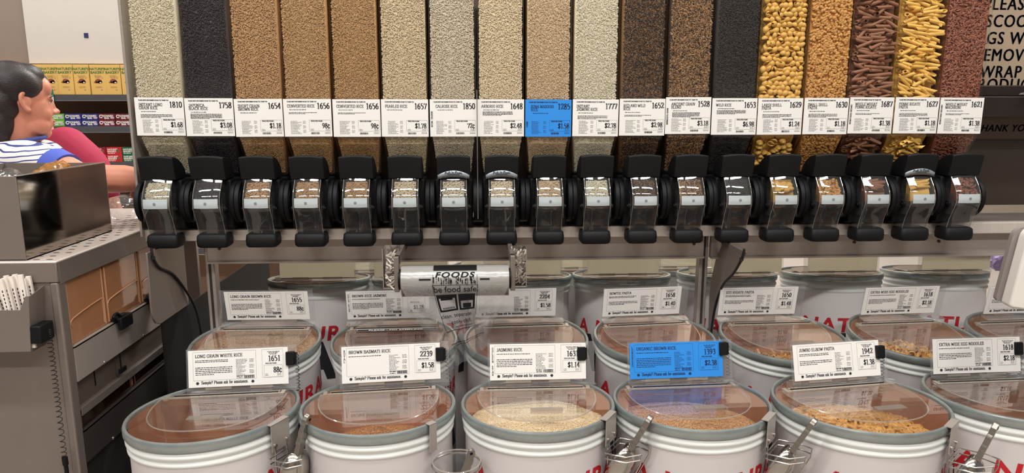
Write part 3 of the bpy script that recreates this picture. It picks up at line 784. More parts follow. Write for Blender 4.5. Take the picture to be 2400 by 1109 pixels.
for k, (words_, num, price, blue, desc, side, cname, kmesh, cols, holds) in enumerate(BINS):
    bx = BX0 + PITCH * k
    rr_ = random.Random(500 + k)
    extra = {3: ' beside the short grain brown rice', 4: ' beside the pearled rice'}.get(k, '')
    if k == 0: t = PROTO
    else:
        t = PROTO.copy(); COL.objects.link(t)
        for part in PROTO_PARTS: copy_part(part, t)
    t.location = (bx, BY, BZ)
    t['label'] = f"clear gravity bin of {holds}, {'blue card' if blue else 'card'} {num}" + extra
    t['group'] = 'gravity bins along the stand'
    shelf_card(t, words_, num, price, blue, desc, side, seed=k + 3, dx=rr_.uniform(-.0012, .0012),
               dz=[.004, .002, 0, 0, -.001, -.001, -.001, -.001, -.002, -.001, .001, .006, .003, .003, .004, .006, .006, .005][k], rz=rr_.uniform(-.006, .006))
    if k in (6, 7, 16):                                     # silver arched sticker on the hood
        st = MB(); fz = lambda z: -.0645 + (.227 - z) * .19 - .0055
        vs = []; n = 14
        for i in range(n + 1):
            x = -.050 + .1 * i / n; q = x / .05
            zt = .1865 - .0145 * q * q; zb = .163 + .0035 * (1 - q * q) - .0045 * q * q
            for z in (zb, zt): vs.append((x, fz(z) + .004 * q * q, z))
        st.add(vs, [(2 * i, 2 * i + 2, 2 * i + 3, 2 * i + 1) for i in range(n)])
        so = st.build('hood_sticker', SILVER_ST, t, ang=180, solid=.0006)
        so['label'] = 'silver arched sticker'
        a = MB()
        def arch(x, y, b=fz):
            z = .1655 + y - 4.6 * x * x + .003; return (x, b(z) + .004 * (x / .05) ** 2 - .0009, z)
        sans(a, "Pull 'n Push", 0, .0095, .0072, arch, 'CENTER', .02, sx=1.15, cut=.004)
        serif(a, 'CONTROLLED ACTION', 0, .0052, .0030, arch, 'c', T=.24, t=.14, n=1)
        r2 = random.Random(k); greek(a, r2, -.036, .036, .0012, .0014, arch)
        a.build('lettering', INK, so, ang=180)
    loc = (bx, BY, BZ)
    if kmesh is not None:
        content_obj(cname, kmesh, grain('grain_' + str(k), ramp(*cols)), f"{holds} filling the bin marked {num}{extra}", loc)
    elif k == 14:
        mb = MB(); bin_backing(mb, .006)
        P, N_ = bin_points(1500, 430, 110, 77, lift=.011, xs=.92)
        scatter(mb, shell_piece(.0125, .0095, 5, 4), P, N_, 5, tilt=.6)
        content_obj(cname, mb, grain('grain_14', ramp(*cols), .5), f"{holds} filling the bin marked {num}", loc)
    elif k == 17:
        mb = MB(); bin_backing(mb, .006)
        P, N_ = bin_points(1500, 420, 110, 78, lift=.010, xs=.90)
        scatter(mb, tube_piece(.017, .0024, 0, 6, .6, 2.6, 4), P, N_, 6, tilt=.35)
        content_obj(cname, mb, grain('grain_17', ramp(*cols), .5), f"{holds} filling the bin marked {num}", loc)
    else:
        base = lin(*cols[0]); rng = random.Random(900 + k)
        pm = mat('pasta_' + str(k), base, .5, 0, var=.10, scale=60, spec=.35)
        big = k == 13
        piece = shell_piece(.0225, .0180, 13, 9) if big else tube_piece(.050, .0058, 1.0, 12, .76)
        low = shell_piece(.0225, .0180, 7, 5) if big else tube_piece(.050, .0058, 1.0, 7, .74)
        mb = MB(); bin_backing(mb, .030)
        P, N_ = bin_points(190 if big else 170, 150 if big else 80, 0, 80 + k, smax=.52, lift=.030, xs=.84 if big else .6)
        scatter(mb, low, P, N_, 40 + k, tilt=.4, along=None if big else (1, 0, 0))
        content_obj(cname + '_fill' if big else cname + '_fill', mb, pm, f"mass of {holds} deeper inside the bin marked {num}", loc)
        me = mesh_of(piece, cname)
        if big:
            sm = bpy.data.objects.new('tmp', me); md = sm.modifiers.new('s', 'SOLIDIFY'); md.thickness = .0011; COL.objects.link(sm)
            me2 = bpy.data.meshes.new_from_object(sm.evaluated_get(bpy.context.evaluated_depsgraph_get()))
            bpy.data.objects.remove(sm); me = me2; me.name = cname
        spots = []
        if big:
            rows = 27; zz = .412
            for r_ in range(rows):
                for c_ in range(8):
                    x = -.060 + c_ * .0171 + (r_ % 2) * .0085 + rng.uniform(-.003, .003); z = zz + r_ * .0152 + rng.uniform(-.003, .003)
                    x = max(-.0605, min(.0605, x))
                    spots.append(((bx + x, BY + .0135 + rng.uniform(0, .005), BZ + z), 0, (rng.uniform(0, 6.3), rng.uniform(-.6, .6), rng.uniform(-1.2, 1.2)) if rng.random() < .5 else (rng.choice((0, 3.1, 1.5)) + rng.gauss(0, .4), rng.uniform(0, 6.3), 0)))
        else:
            z = .414
            while z < .80:
                x = -.052 + rng.uniform(0, .03)
                while x < .058:
                    a = rng.gauss(.12 if k == 16 else -.05, .28); x = min(max(x, -.043), .043)
                    if rng.random() < .12: rot = (rng.uniform(0, 6.3), 0, R(90) + rng.gauss(0, .5))
                    else: rot = (rng.uniform(0, 6.3), a, rng.gauss(0, .12))
                    spots.append(((bx + x, BY + .0125 + rng.uniform(0, .006), BZ + z + rng.uniform(-.003, .003)), 0, rot))
                    x += rng.uniform(.040, .052)
                z += .0118
        for q in range(16 if big else 9):                     # a few in the spout
            z = rng.uniform(.116, .144); x = rng.uniform(-.024, .024) if big else rng.uniform(-.009, .009)
            spots.append(((bx + x, BY - (reach(z) - .016), BZ + z), 0, (rng.uniform(0, 6.3), rng.uniform(-.25, .25), rng.uniform(-.2, .2))))
        for q in range(26 if big else 14):                    # and in the funnel
            s = rng.uniform(.0, .62); x = rng.uniform(-1, 1) * ((.055 if big else .038) - .012 * s)
            spots.append(((bx + x, BY + .018 + .078 * s, BZ + .274 - .15 * s), 0, (rng.uniform(0, 6.3), rng.uniform(-.5, .5), rng.uniform(-.5, .5))))
        nm = {13: ('large yellow shell pasta piece inside the bin marked 1629', 'large shells in the shell bin'),
              15: ('brown whole wheat penne piece inside the bin marked 1687', 'whole wheat penne in their bin'),
              16: ('yellow ridged penne piece inside the bin marked 1627', 'penne in the penne rigate bin')}[k]
        single(cname, me, pm, nm[0], nm[1], 'pasta', spots, k)
# ------------------------------------------------------------------ drums
DH = .76                                                   # height of a drum
def drum_card(t, lines, num, price, blue=False, side=None, sub=1, desc=4, off=0.0, yb=.130, zb=.012, seed=0, text=True, lean=5, hold=None):
    """clear plate standing on the lid with the printed card in front of it; local origin is the lid centre"""
    rng = random.Random(seed); w, h = .268, .100
    M = Matrix.Translation((off, yb, DH + zb)) @ Matrix.Rotation(-R(lean), 4, 'X')
    hl, hr = hold or (-.140, .152)
    hd = MB().box(hl, hr, .0, .0022, -.010, h + .004); hd.box(hl, hr, -.030, .0022, -.012, -.0098); hd.xf(M)
    hold_o = hd.build('card_holder', HOLDER, t)
    tape = MB().box(-.09, -.02, -.0008, -.0002, -.008, .002).box(.03, .09, -.0008, -.0002, -.008, .002).xf(M)
    tape.build('tape', EDGE, hold_o)
    c = MB().box(-w / 2, w / 2, -.0022, -.0010, .0, h); c.xf(M)
    card = c.build('price_card', (BLUE if blue else CARD) if text else CARD_G, t)
    if blue: card['label'] = 'bright blue price card'
    if not text: return card
    base = plane((-w / 2, -.0022, 0), (1, 0, 0), (0, 0, 1), .0004)
    fn = lambda x, y: tuple(M @ Vector(base(x, y)))
    a = MB(); g = MB()
    if lines: serif(a, lines, .019, .0800, .0085, fn, T=.175, t=.07, track=.05)
    y = .0715
    for i in range(sub): greek(a, rng, .019, .112, y - i * .004, .0019, fn, .95 if i == 0 else .9)
    y = .056 - (0 if sub < 2 else .004)
    for i in range(desc): greek(a, rng, .019, .118, y - i * .0047, .0020, fn, 1 if i < desc - 1 else .5)
    for i in range(13):
        yy = .071 - i * .0037
        greek(g, rng, .128, .128 + rng.uniform(.014, .030), yy, .0015, fn)
        if i % 4 != 3: greek(g, rng, .164, .176, yy, .0015, fn)
    frame2d(g, .013, .182, .0185, .0955, .0004, fn)
    frame2d(g, .198, .255, .0195, .0955, .0004, fn); frame2d(g, .203, .252, .0200, .053, .0004, fn)
    barcode(a, rng, .149, .177, .0200, .0285, fn); greek(a, rng, .129, .145, .0255, .0026, fn); greek(a, rng, .129, .145, .021, .0020, fn)
    for i in range(3): greek(a, rng, .213 + .003 * i, .247 - .005 * i, .0885 - i * .0034, .0018, fn)
    if num: serif(a, num, .248, .0635, .0148, fn, 'r', T=.175, t=.065, track=.04)
    serif(a, 'PRICE PER POUND', .207, .0560, .0030, fn, T=.22, t=.12, n=1)
    if price: serif(a, price, .2505, .0325, .0142, fn, 'r', T=.17, t=.065)
    for i in range(2): greek(g, rng, .206, .214, .0275 - i * .0035, .0014, fn); greek(g, rng, .238, .249, .0275 - i * .0035, .0014, fn)
    serif(a, 'Sample? Please ask for assistance.', .034, .0085, .0078, fn, T=.19, t=.08, track=.03)
    for fx in (.024, .172):
        for k in range(6):
            q = k * math.pi / 3; a.disc((fx + .0028 * math.cos(q), .0110 + .0028 * math.sin(q)), .0016, 8, fn=fn)
        a.disc((fx, .011), .002, 8, fn=fn)
    if side:
        f2 = lambda x, y: fn(.0085 + y, .086 - x)
        for i, ch in enumerate(side):
            if ch != ' ': serif(a, ch, .0055, .085 - i * .0072, .0058, fn, T=.18, t=.08)
    a.build('lettering', INK_B if blue else INK, card, ang=180)
    g.build('fine_print', GREY_INK_B if blue else GREY_INK, card, ang=180)
    return card

def drum(loc, rotz=0.0, tilt=0.0, rad=.20, label='', text0=-40, printed=True, roll=0.0, group='bulk drums', handle=True, flap=True, drop=0.0):
    """loc: centre of the lid in the world"""
    Mr = Euler((tilt, roll, rotz)).to_matrix()
    base = Vector(loc) - Mr @ Vector((0, 0, DH))
    t = thing('bulk_drum', label, 'drum', base, 0, group); t.rotation_euler = (tilt, roll, rotz)
    r = rad; b = r - .010
    body = [(0, .0), (b - .002, .0), (b, .004), (b, DH - .066), (b + .001, DH - .064), (b + .005, DH - .060), (b + .0055, DH - .054), (b + .002, DH - .049), (b + .004, DH - .045),
            (b + .0075, DH - .040), (b + .008, DH - .034), (b + .004, DH - .028), (b + .002, DH - .022), (b + .002, DH - .006)]
    m = MB().lathe(body[:5], 96); m.build('body', DRUM_W, t, ang=50)
    MB().lathe(body[4:], 96).build('rolled_bead', DRUM_B, t, ang=60)
    MB().lathe([(b, DH - .024), (r - .001, DH - .022), (r + .001, DH - .018), (r + .001, DH - .004), (r - .001, DH), (r - .007, DH + .001), (r - .009, DH - .002), (r - .009, DH - .010)], 96).build('lock_ring', GALV, t, ang=40)
    MB().lathe([(r - .0125, DH - .008), (r - .0125, DH - .44), (0, DH - .44)], 72).build('lining', KRAFT, t, ang=60)
    ld = MB(); n = 72
    ld.add([((r - .0105) * math.cos(2 * math.pi * i / n), (r - .0105) * math.sin(2 * math.pi * i / n), DH - .004) for i in range(n)], [tuple(range(n))])
    lid = ld.build('lid', LIDCLR, t)
    k = r / .2
    if flap:
        ol = []
        for i in range(33):
            a = math.pi * i / 32
            ol.append((.158 * k * math.copysign(abs(math.cos(a)) ** .85, math.cos(a)), (.072 - .212 * math.sin(a) ** .8) * k, DH + .0045))
        fl = MB().add(ol, [tuple(range(len(ol)))]).build('lid_flap', LIDCLR, t)
        MB().tube(ol, .0019, 6, True).build('flap_edge', EDGE, fl)
        hg = MB().box(-.150 * k, .150 * k, .070 * k, .076 * k, DH + .003, DH + .0065).box(-.132 * k, .134 * k, .079 * k, .094 * k, DH + .001, DH + .0055)
        hg.box(-.150 * k, -.140 * k, .064 * k, .090 * k, DH + .002, DH + .008).box(.140 * k, .150 * k, .064 * k, .090 * k, DH + .002, DH + .008)
        hg.build('hinge_strip', EDGE, t)
        MB().box(-.130 * k, .132 * k, .0805 * k, .0845 * k, DH + .0056, DH + .0072).build('hinge_gap', BLACK, t)
        if handle:
            hn = MB().box(-.026, .054, -.094, -.091, DH + .005, DH + .020).box(-.026, .054, -.112, -.091, DH + .0185, DH + .0205)
            hn.build('flap_handle', TAB, fl)
    if printed:
        Rb = b + .0006
        front = math.atan2(-base.y, -base.x) - rotz
        wrap = lambda top: (lambda x, y: (Rb * math.cos(front + R(text0) + x / Rb), Rb * math.sin(front + R(text0) + x / Rb), DH - top + y))
        a = MB(); sans(a, 'A NATURAL', 0, 0, .050, wrap(.168 + drop), cut=.006, bold=.030, shear=.12, sx=1.12, space=1.12); a.build('red_lettering', RED_INK, t, ang=180)
        a = MB(); sans(a, 'WAY', .03, 0, .125, wrap(.345), cut=.006, bold=.04, shear=.12, sx=1.05); a.build('black_lettering', DARK_INK, t, ang=180)
    return t

def mound(t, name, label, m, level, peak, rad, cx=0, cy=0, ln=.0074, wd=.0021, n=6500, seed=1, sharp=1.6, piece=None, pn=700, slope=0.0, cat='grain'):
    """loose food in a drum: heaped surface covered with separate kernels or pasta pieces"""
    rng = np.random.default_rng(seed); rm = rad - .0145
    def zf(x, y):
        d = np.hypot(x - cx, y - cy) / (rad * 1.15)
        return DH - level + peak * np.clip(1 - d, 0, 1) ** sharp + slope * y + .003 * np.sin(31 * x + seed) * np.cos(27 * y)
    mb = MB(); nr, na = 12, 40; rings = []
    for j in range(nr + 1):
        q = rm * max(j, .02) / nr
        rings.append([(q * math.cos(2 * math.pi * i / na), q * math.sin(2 * math.pi * i / na), float(zf(q * math.cos(2 * math.pi * i / na), q * math.sin(2 * math.pi * i / na))) - (.001 if piece is None else .006)) for i in range(na)])
    mb.loft(rings, False); mb.loft([rings[-1], [(x, y, DH - .43) for x, y, z in rings[-1]]], True)
    nn = n if piece is None else pn
    rr = rm * np.sqrt(rng.uniform(0, 1, nn)) * (.975 if piece is None else .88); th = rng.uniform(0, 2 * math.pi, nn); x, y = rr * np.cos(th), rr * np.sin(th); z = zf(x, y)
    e = .004; gx = (zf(x + e, y) - zf(x - e, y)) / (2 * e); gy = (zf(x, y + e) - zf(x, y - e)) / (2 * e)
    Nn = np.stack([-gx, -gy, np.ones(nn)], 1); Nn /= np.linalg.norm(Nn, axis=1)[:, None]; P = np.stack([x, y, z], 1)
    if piece is None: add_np(mb, *spindles(P, Nn, ln, wd, seed))
    else: scatter(mb, piece, P, Nn, seed, tilt=.5)
    o = mb.build(name, m, None, ang=70)
    o.location = t.location; o.rotation_euler = t.rotation_euler
    return tag(o, label, cat, kind='stuff')

WHITE_R = grain('drum_jasmine', ramp((236, 214, 176), (222, 196, 154), (244, 228, 198)))
BROWN_R = grain('drum_brown', ramp((206, 158, 108), (188, 138, 90), (222, 180, 134)))
BASM_R = grain('drum_basmati', ramp((190, 132, 82), (172, 114, 66), (206, 152, 104)))
LGB_R = grain('drum_long_brown', ramp((178, 138, 96), (150, 112, 76), (206, 170, 126), (164, 124, 84)))
ELBOW_M = grain('drum_elbow', ramp((206, 150, 76), (190, 134, 62), (218, 166, 92)), .5)
NOOD_M = grain('drum_noodle', ramp((214, 158, 80), (196, 138, 64), (226, 176, 100)), .5)
BOW_M = grain('drum_bow', ramp((196, 142, 84), (176, 122, 68), (208, 158, 100)), .5)
ZITI_M = grain('drum_ziti', ramp((190, 138, 78), (172, 120, 64), (204, 154, 94)), .5)

FRONT_T, BACK_T = R(-2.0), R(5.5)
FR = [ # x, y, z, radius, turn, roll, text0, words, number, price, blue, side, sub, desc, card offset
 (-.668, 1.72, .792, .208, R(0), R(-1.6), -20, 'LONG GRAIN WHITE RICE', '1651', '88\u00a2', 0, None, 2, 5, .020),
 (-.2535, 1.72, .796, .197, R(5), 0, 130, 'BROWN BASMATI RICE', '2239', '$1.58', 0, 'ROYAL', 1, 0, .030),
 (.157, 1.72, .793, .199, R(0), 0, -57, 'JASMINE RICE', '1631', '$1.14', 0, 'GOLDEN STAR', 1, 5, .013),
 (.562, 1.72, .790, .203, R(2), 0, -44, 'ORGANIC BROWN RICE', '1393', '$2.38', 1, 'LUNDBERG', 1, 6, .004),
 (1.005, 1.70, .786, .217, R(7), 0, -18, 'JUMBO ELBOW PASTA', '1942', '$1.38', 0, None, 2, 3, .030),
 (1.432, 1.725, .785, .200, R(2), 0, -30, 'EXTRA WIDE EGG NOODLES', '1618', '$2.18', 0, None, 1, 4, .015),
]
FRONT_LABEL = ['white drum carded LONG GRAIN WHITE RICE in the front row', 'white drum carded BROWN BASMATI RICE in the front row', 'white drum carded JASMINE RICE in the front row',
               'white drum with the blue ORGANIC BROWN RICE card', 'wide white drum carded JUMBO ELBOW PASTA', 'white front drum carded EXTRA WIDE EGG NOODLES 1618 beside the jumbo elbow drum']
DR = []
for k, (x, y, z, r, rz, ro, t0, w_, num, pr_, bl, sd, sb, ds, off) in enumerate(FR):
    t = drum((x, y, z), rz, FRONT_T, r, FRONT_LABEL[k], t0, True, ro, 'bulk drums in the front row')
    drum_card(t, w_, num, pr_, bl, sd, sb, ds, off, seed=60 + k, lean=10 if k != 4 else 13, hold=(-.140, .158) if k != 3 else (-.140, .162))
    DR.append(t)
mound(DR[1], 'basmati_rice', 'brown basmati rice heaped low in the front row drum', BASM_R, .135, .105, .198, .0, -.07, n=7500, seed=21, sharp=1.0)
mound(DR[2], 'jasmine_rice', 'cream jasmine rice filling the front row drum', WHITE_R, .075, .062, .199, .0, -.03, n=9000, seed=22, sharp=.9)
mound(DR[3], 'brown_rice', 'tan organic brown rice in the drum with the blue card', BROWN_R, .080, .050, .203, -.03, -.05, n=9000, seed=23, sharp=.8)
mound(DR[4], 'elbow_pasta', 'golden jumbo elbow pasta in the wide drum', ELBOW_M, .090, .062, .217, -.03, -.05, seed=24, sharp=.9, piece=tube_piece(.026, .0042, 0, 7, .7, 2.4, 4), pn=900, cat='pasta')

BK = [
 (-.687, 2.135, .830, .197, R(-1), 'LONG GRAIN BROWN RICE', '1655', '88\u00a2', None, 1, 5, .004),
 (-.258, 2.135, .828, .197, R(2), 'BROWN RICE JASMINE', '', '$1.18', 'GOLD STAR', 1, 5, -.028),
 (.157, 2.135, .828, .197, R(2), '', '2204', '$1.58', None, 0, 0, -.022),
 (.569, 2.135, .826, .193, R(5), 'BOWTIE PASTA', '1658', '$1.40', None, 2, 3, -.004),
 (.988, 2.135, .822, .197, R(1), 'ZITI RIGATE PASTA', '1650', '$1.48', None, 2, 3, -.035),
 (1.425, 2.135, .816, .197, R(3), 'EXTRA WIDE EGG NOODLES', '1618', '$2.18', None, 1, 4, .03),
 (1.842, 2.135, .812, .197, R(3), 'PENNE RIGATE', '1627', '$1.18', None, 2, 3, .05),
]
BACK_LABEL = ['white drum carded LONG GRAIN BROWN RICE, second row beside the scoop bins', 'white drum carded BROWN RICE JASMINE with the PLEASE NO SAMPLING strip',
              'white drum carded 2204 behind the jasmine rice drum', 'white drum carded BOWTIE PASTA', 'white drum carded ZITI RIGATE PASTA',
              'white drum carded EXTRA WIDE EGG NOODLES, between the ziti and penne drums', 'white drum carded PENNE RIGATE at the right edge']
DB = []
for k, (x, y, z, r, rz, w_, num, pr_, sd, sb, ds, off) in enumerate(BK):
    t = drum((x, y, z), rz, BACK_T, r, BACK_LABEL[k], -60 + 25 * (k % 3), True, 0, 'bulk drums in the second row', handle=k in (4,))
    drum_card(t, w_, num, pr_, 0, sd, sb, ds, off, yb=.132, zb=.018, seed=80 + k, lean=-4, hold=(-.136, .160) if k not in (0,) else (-.15, .15))
    DB.append(t)
sm = MB().box(-.125, .135, .052, .066, DH + .0062, DH + .0072); so = sm.build('notice_strip', BLACK, DB[1]); so['label'] = 'black strip reading PLEASE - NO SAMPLING'
fr = MB(); nf = plane((-.11, .0555, DH + .0072), (1, 0, 0), (0, 1, 0), .0004)
sans(fr, 'PLEASE - NO SAMPLING', .110, 0, .0075, nf, 'CENTER', .01, sx=1.5); frame2d(fr, -.013, .243, -.003, .0100, .0008, nf)
fr.build('lettering', CARD, so, ang=180)
mound(DB[0], 'long_brown_rice', 'long grain brown rice filling the drum beside the scoop bins', LGB_R, .030, .014, .197, 0, 0, n=9000, seed=31, sharp=.8)
mound(DB[3], 'bowtie_pasta', 'bowtie pasta low in the second row drum', BOW_M, .155, .070, .193, .04, -.04, seed=33, piece=bow_piece(), pn=190, cat='pasta', slope=-.1)
mound(DB[4], 'ziti_pasta', 'ziti rigate pasta sloping in the second row drum', ZITI_M, .125, .075, .197, -.03, -.08, seed=34, piece=tube_piece(.036, .0048, 0, 7, .72), pn=330, cat='pasta', slope=-.1)
mound(DB[5], 'egg_noodles', 'golden egg noodles heaped in the drum between ziti and penne', NOOD_M, .105, .068, .197, -.02, -.03, seed=35, piece=ribbon_piece(), pn=620, cat='pasta')

# third row faces the next aisle: its card plates turn their backs to us
TH = [(-.598, 'beside the left bracket plate'), (-.208, 'left of the bag roll'), (.179, 'right of the bag roll'), (.567, 'behind the bowtie drum'), (.985, 'behind the ziti drum'), (1.405, 'behind the second row egg noodle drum'), (1.83, 'behind the penne drum')]
for k, (x, where) in enumerate(TH):
    t = drum((x, 2.66, .905), R(180), R(7), .190, 'white drum seen from behind, ' + where, (-100, -80, -95, -60, -70, -58, -60)[k], True, 0, 'drums facing the next aisle', handle=False, drop=.042)
    drum_card(t, '', '', '', off=(-.02, .03, .0, .02, -.03, .02, .0)[k], yb=.135, zb=.014, text=False, lean=4)
for k, x in enumerate((-.47, .07, .47, .90)):
    t = drum((x, 3.07, .845), R(180), R(3), .190, ('white drum in the far row seen over the left card', 'white drum in the far row left of the bowtie card', 'white drum in the far row showing between two cards', 'white drum in the far row beside the post')[k], 150, False, 0, 'drums in the far row', handle=False)
    drum_card(t, '', '', '', yb=.135, zb=.014, text=False)

# ------------------------------------------------------------------ pen cords and clips on the cards
def coil(pts, r=.006, turns=22, wire=.0011, grow=0.0):
    P = [Vector(p) for p in _s3(pts, 10)]; out = []; N = turns * 9
    for i in range(N + 1):
        s = i / N * (len(P) - 1); k = min(int(s), len(P) - 2); f = s - k
        c = P[k].lerp(P[k + 1], f); d = (P[k + 1] - P[k]).normalized(); u = d.cross(Vector((0, 1, 0.01))).normalized(); w = d.cross(u)
        a = 2 * math.pi * i / 9
        out.append(c + (u * math.cos(a) + w * math.sin(a)) * r)
    return out
def clip_and_cord(k, where, cx, cz, cord=True, end=.10, turns=14, dx=.0):
    """black clip gripping the end of a card, with a coiled cord hanging behind it"""
    dr = DR[k]; M = Matrix.Translation(dr.location) @ dr.rotation_euler.to_matrix().to_4x4()
    M = M @ Matrix.Translation((FR[k][14], .130, DH + .012)) @ Matrix.Rotation(-R(10), 4, 'X')
    o = thing('card_clip', 'black clip ' + ('with coiled cord ' if cord else '') + 'on the ' + where + ' card', 'clip', M @ Vector((cx, 0, cz)), 0, 'black clips on the front cards')
    MB().box(cx - .012, cx + .011, -.009, .007, cz - .018, cz + .019).xf(M).build('jaw', BLACK, o, bevel=.002, world=True)
    MB().cyl(M @ Vector((cx + .012, -.002, cz - .016)), M @ Vector((cx + .012, -.002, cz + .016)), .004, 10).build('hinge', BLACK, o, world=True)
    if cord:
        a = [M @ Vector((cx + .015 + dx * q, .004 + .01 * q, cz + .010 - q * end)) for q in (0, .25, .5, .75, 1)]
        a.insert(0, M @ Vector((cx + .004, .009, cz + .004)))
        MB().tube(coil(a, .0048, turns), .0010, 5).build('coiled_cord', RUBBER, o, world=True)
clip_and_cord(0, 'long grain white rice', .141, .068, end=.135, turns=17)
clip_and_cord(1, 'brown basmati rice', .134, .068, end=.12, turns=13, dx=.01)
clip_and_cord(2, 'jasmine rice', .122, .070, cord=False)
clip_and_cord(3, 'blue organic brown rice', .136, .078, end=.09, turns=12, dx=.004)
clip_and_cord(4, 'jumbo elbow pasta', .134, .066, end=.09, turns=12)
clip_and_cord(5, 'front egg noodle', .128, .066, end=.09, turns=12)

# ------------------------------------------------------------------ scoops in their holders
def scoop(M, label, group='steel scoops', lean=0.0):
    o = thing('scoop', label, 'scoop', M @ Vector((0, 0, 0)), 0, group)
    rings = []
    for z, r in ((.004, .006), (.001, .016), (-.006, .025), (-.018, .033), (-.035, .0375), (-.070, .039), (-.105, .037), (-.125, .033)):
        rings.append([(r * math.cos(a), r * .92 * math.sin(a) * (1 if z < 0 else .8), z) for a in [R(-24) + R(228) * i / 18 for i in range(19)]])
    mb = MB(); mb.loft(rings, False, False); mb.add(rings[0], [tuple(range(19))]); mb.xf(M)
    mb.build('bowl', POLISH, o, solid=.0016, world=True, ang=60)
    L_, n_ = .098, 30; lf = []; rt = []
    for i in range(n_ + 1):                                    # cast handle: finger grooves on one side, slight belly on the other
        q = i / n_; z = -.006 + L_ * q; c_ = .016 * q * q
        lf.append((c_ - .0085 - .0028 * abs(math.sin(q * math.pi * 3.6)) - .002 * q, z)); rt.append((c_ + .0085 + .0035 * math.sin(q * math.pi) , z))
    cap_ = [(.016 + .011 * math.cos(R(10 + 160 * i / 9)), L_ - .006 + .010 * math.sin(R(10 + 160 * i / 9))) for i in range(10)]
    out_ = lf + cap_[::-1] + rt[::-1]
    hb = MB().prism([(x, .002, z) for x, z in out_], (0, .0125, 0)).xf(M)
    ho = hb.build('handle', mat('cast_handle', lin(148, 141, 132), .34, .85, var=.08, scale=50, bump=.1, bscale=300), o, world=True, ang=35, bevel=.0035, seg=3)
    MB().cyl(M @ Vector((.0165, .0012, L_ - .009)), M @ Vector((.0165, .0152, L_ - .009)), .0038, 16).build('hang_hole', BLACK, ho, world=True)
def rim_frame(t, world_ang, r):
    """x along the rim, y outwards, z up, at the rim point facing world_ang"""
    c = Vector(t.location) + t.rotation_euler.to_matrix() @ Vector((0, 0, DH))
    n = Vector((math.cos(world_ang), math.sin(world_ang), 0)); x = Vector((-n.y, n.x, 0))
    if x.x < 0 and abs(x.x) > abs(x.y): x = -x
    M = Matrix.Identity(4)
    for i in range(3): M[i][0] = x[i]; M[i][1] = n[i]; M[i][3] = (c + n * r)[i]
    return M
WIRE = mat('steel_wire', lin(196, 192, 186), .2, 1.0)
def wire_holder(M, label):
    o = thing('scoop_holder', label, 'holder', M @ Vector((0, 0, 0)), 0, 'wire scoop holders')
    p = MB().box(-.030, .030, .0055, .0075, -.060, .0085).box(-.030, .030, -.010, .0075, .007, .009)
    p.xf(M); p.build('hook_plate', STEEL, o, world=True)
    for sx in (-.020, .020):
        MB().cyl(M @ Vector((sx, .0075, -.045)), M @ Vector((sx, .011, -.045)), .0045, 10).build('bolt', STEEL_B, o, world=True)
    for z, w, d0, d1 in ((-.068, .043, .011, .096), (-.082, .043, .011, .096), (-.165, .036, .014, .060), (-.178, .034, .014, .056)):
        L = [(-w, d0, z), (w, d0, z), (w + .003, d0 + .004, z), (w + .004, d1 - .03, z + .004), (w * .62, d1, z + .010)]
        MB().tube([M @ Vector(q) for q in L], .0017, 6).build('wire', WIRE, o, world=True)
        L2 = [(-w, d0, z), (-w - .003, d0 + .004, z), (-w - .004, d1 - .03, z + .004), (-w * .62, d1, z + .010)]
        MB().tube([M @ Vector(q) for q in L2], .0017, 6).build('wire', WIRE, o, world=True)
    for s in (-1, 1):
        L = [(s * .029, .098, -.058), (s * .028, .096, -.082), (s * .022, .058, -.168)]
        MB().tube([M @ Vector(q) for q in L], .0017, 6).build('wire', WIRE, o, world=True)
        L = [(s * .018, .006, -.05), (s * .022, .009, -.10), (s * .024, .013, -.19), (s * .022, .05, -.20)]
        MB().tube([M @ Vector(q) for q in L], .0017, 6).build('wire', WIRE, o, world=True)
for k, ang, name, lx, ly in ((0, -28, 'long grain white rice', .0, -13), (2, -34, 'jasmine rice', -.05, -26), (3, -40, 'organic brown rice', -.05, -26), (4, -49, 'jumbo elbow', .0, -15)):
    M = rim_frame(DR[k], R(ang), FR[k][3] + .001)
    wire_holder(M, f"wire scoop holder hooked on the {name} drum's rim")
    S = M @ Matrix.Translation((.0, .052, -.062)) @ Matrix.Rotation(R(ly), 4, 'X') @ Matrix.Rotation(lx, 4, 'Y')
    scoop(S, f"stainless scoop in the wire holder of the {name} drum")
# clear cup on the basmati drum
M = rim_frame(DR[1], R(-44), FR[1][3] + .001)
o = thing('scoop_cup', 'clear plastic cup hung by a steel strap on the basmati drum', 'cup', M @ Vector((0, 0, 0)))
MB().box(-.011, .011, .0055, .0075, -.062, .0085).box(-.011, .011, -.008, .0075, .007, .009).xf(M).build('strap', STEEL, o, world=True)
cc = M @ Vector((.016, .069, -.072))
MB().lathe([(.056, .0), (.0575, -.002), (.0545, -.006), (.050, -.06), (.046, -.13), (.0, -.13)], 48, cc).build('cup', clear('cup_plastic', (.94, .94, .94, 1), .04, 1.5, .02, haze=.06), o, world=True)
MB().tube([cc + Vector((.0585 * math.cos(2 * math.pi * i / 40), .0585 * math.sin(2 * math.pi * i / 40), -.010)) for i in range(40)], .0022, 8, True).build('wire_ring', WIRE, o, world=True)
MB().tube([cc + Vector((.0565 * math.cos(2 * math.pi * i / 40), .0565 * math.sin(2 * math.pi * i / 40), .0)) for i in range(40)], .0018, 8, True).build('rim', EDGE, o, world=True)
S = Matrix.Translation(cc + Vector((.010, .0, -.040))) @ Matrix.Rotation(R(28), 4, 'Y') @ Matrix.Rotation(R(200), 4, 'Z') @ Matrix.Scale(.78, 4)
scoop(S, 'stainless scoop standing in the clear cup on the basmati drum')

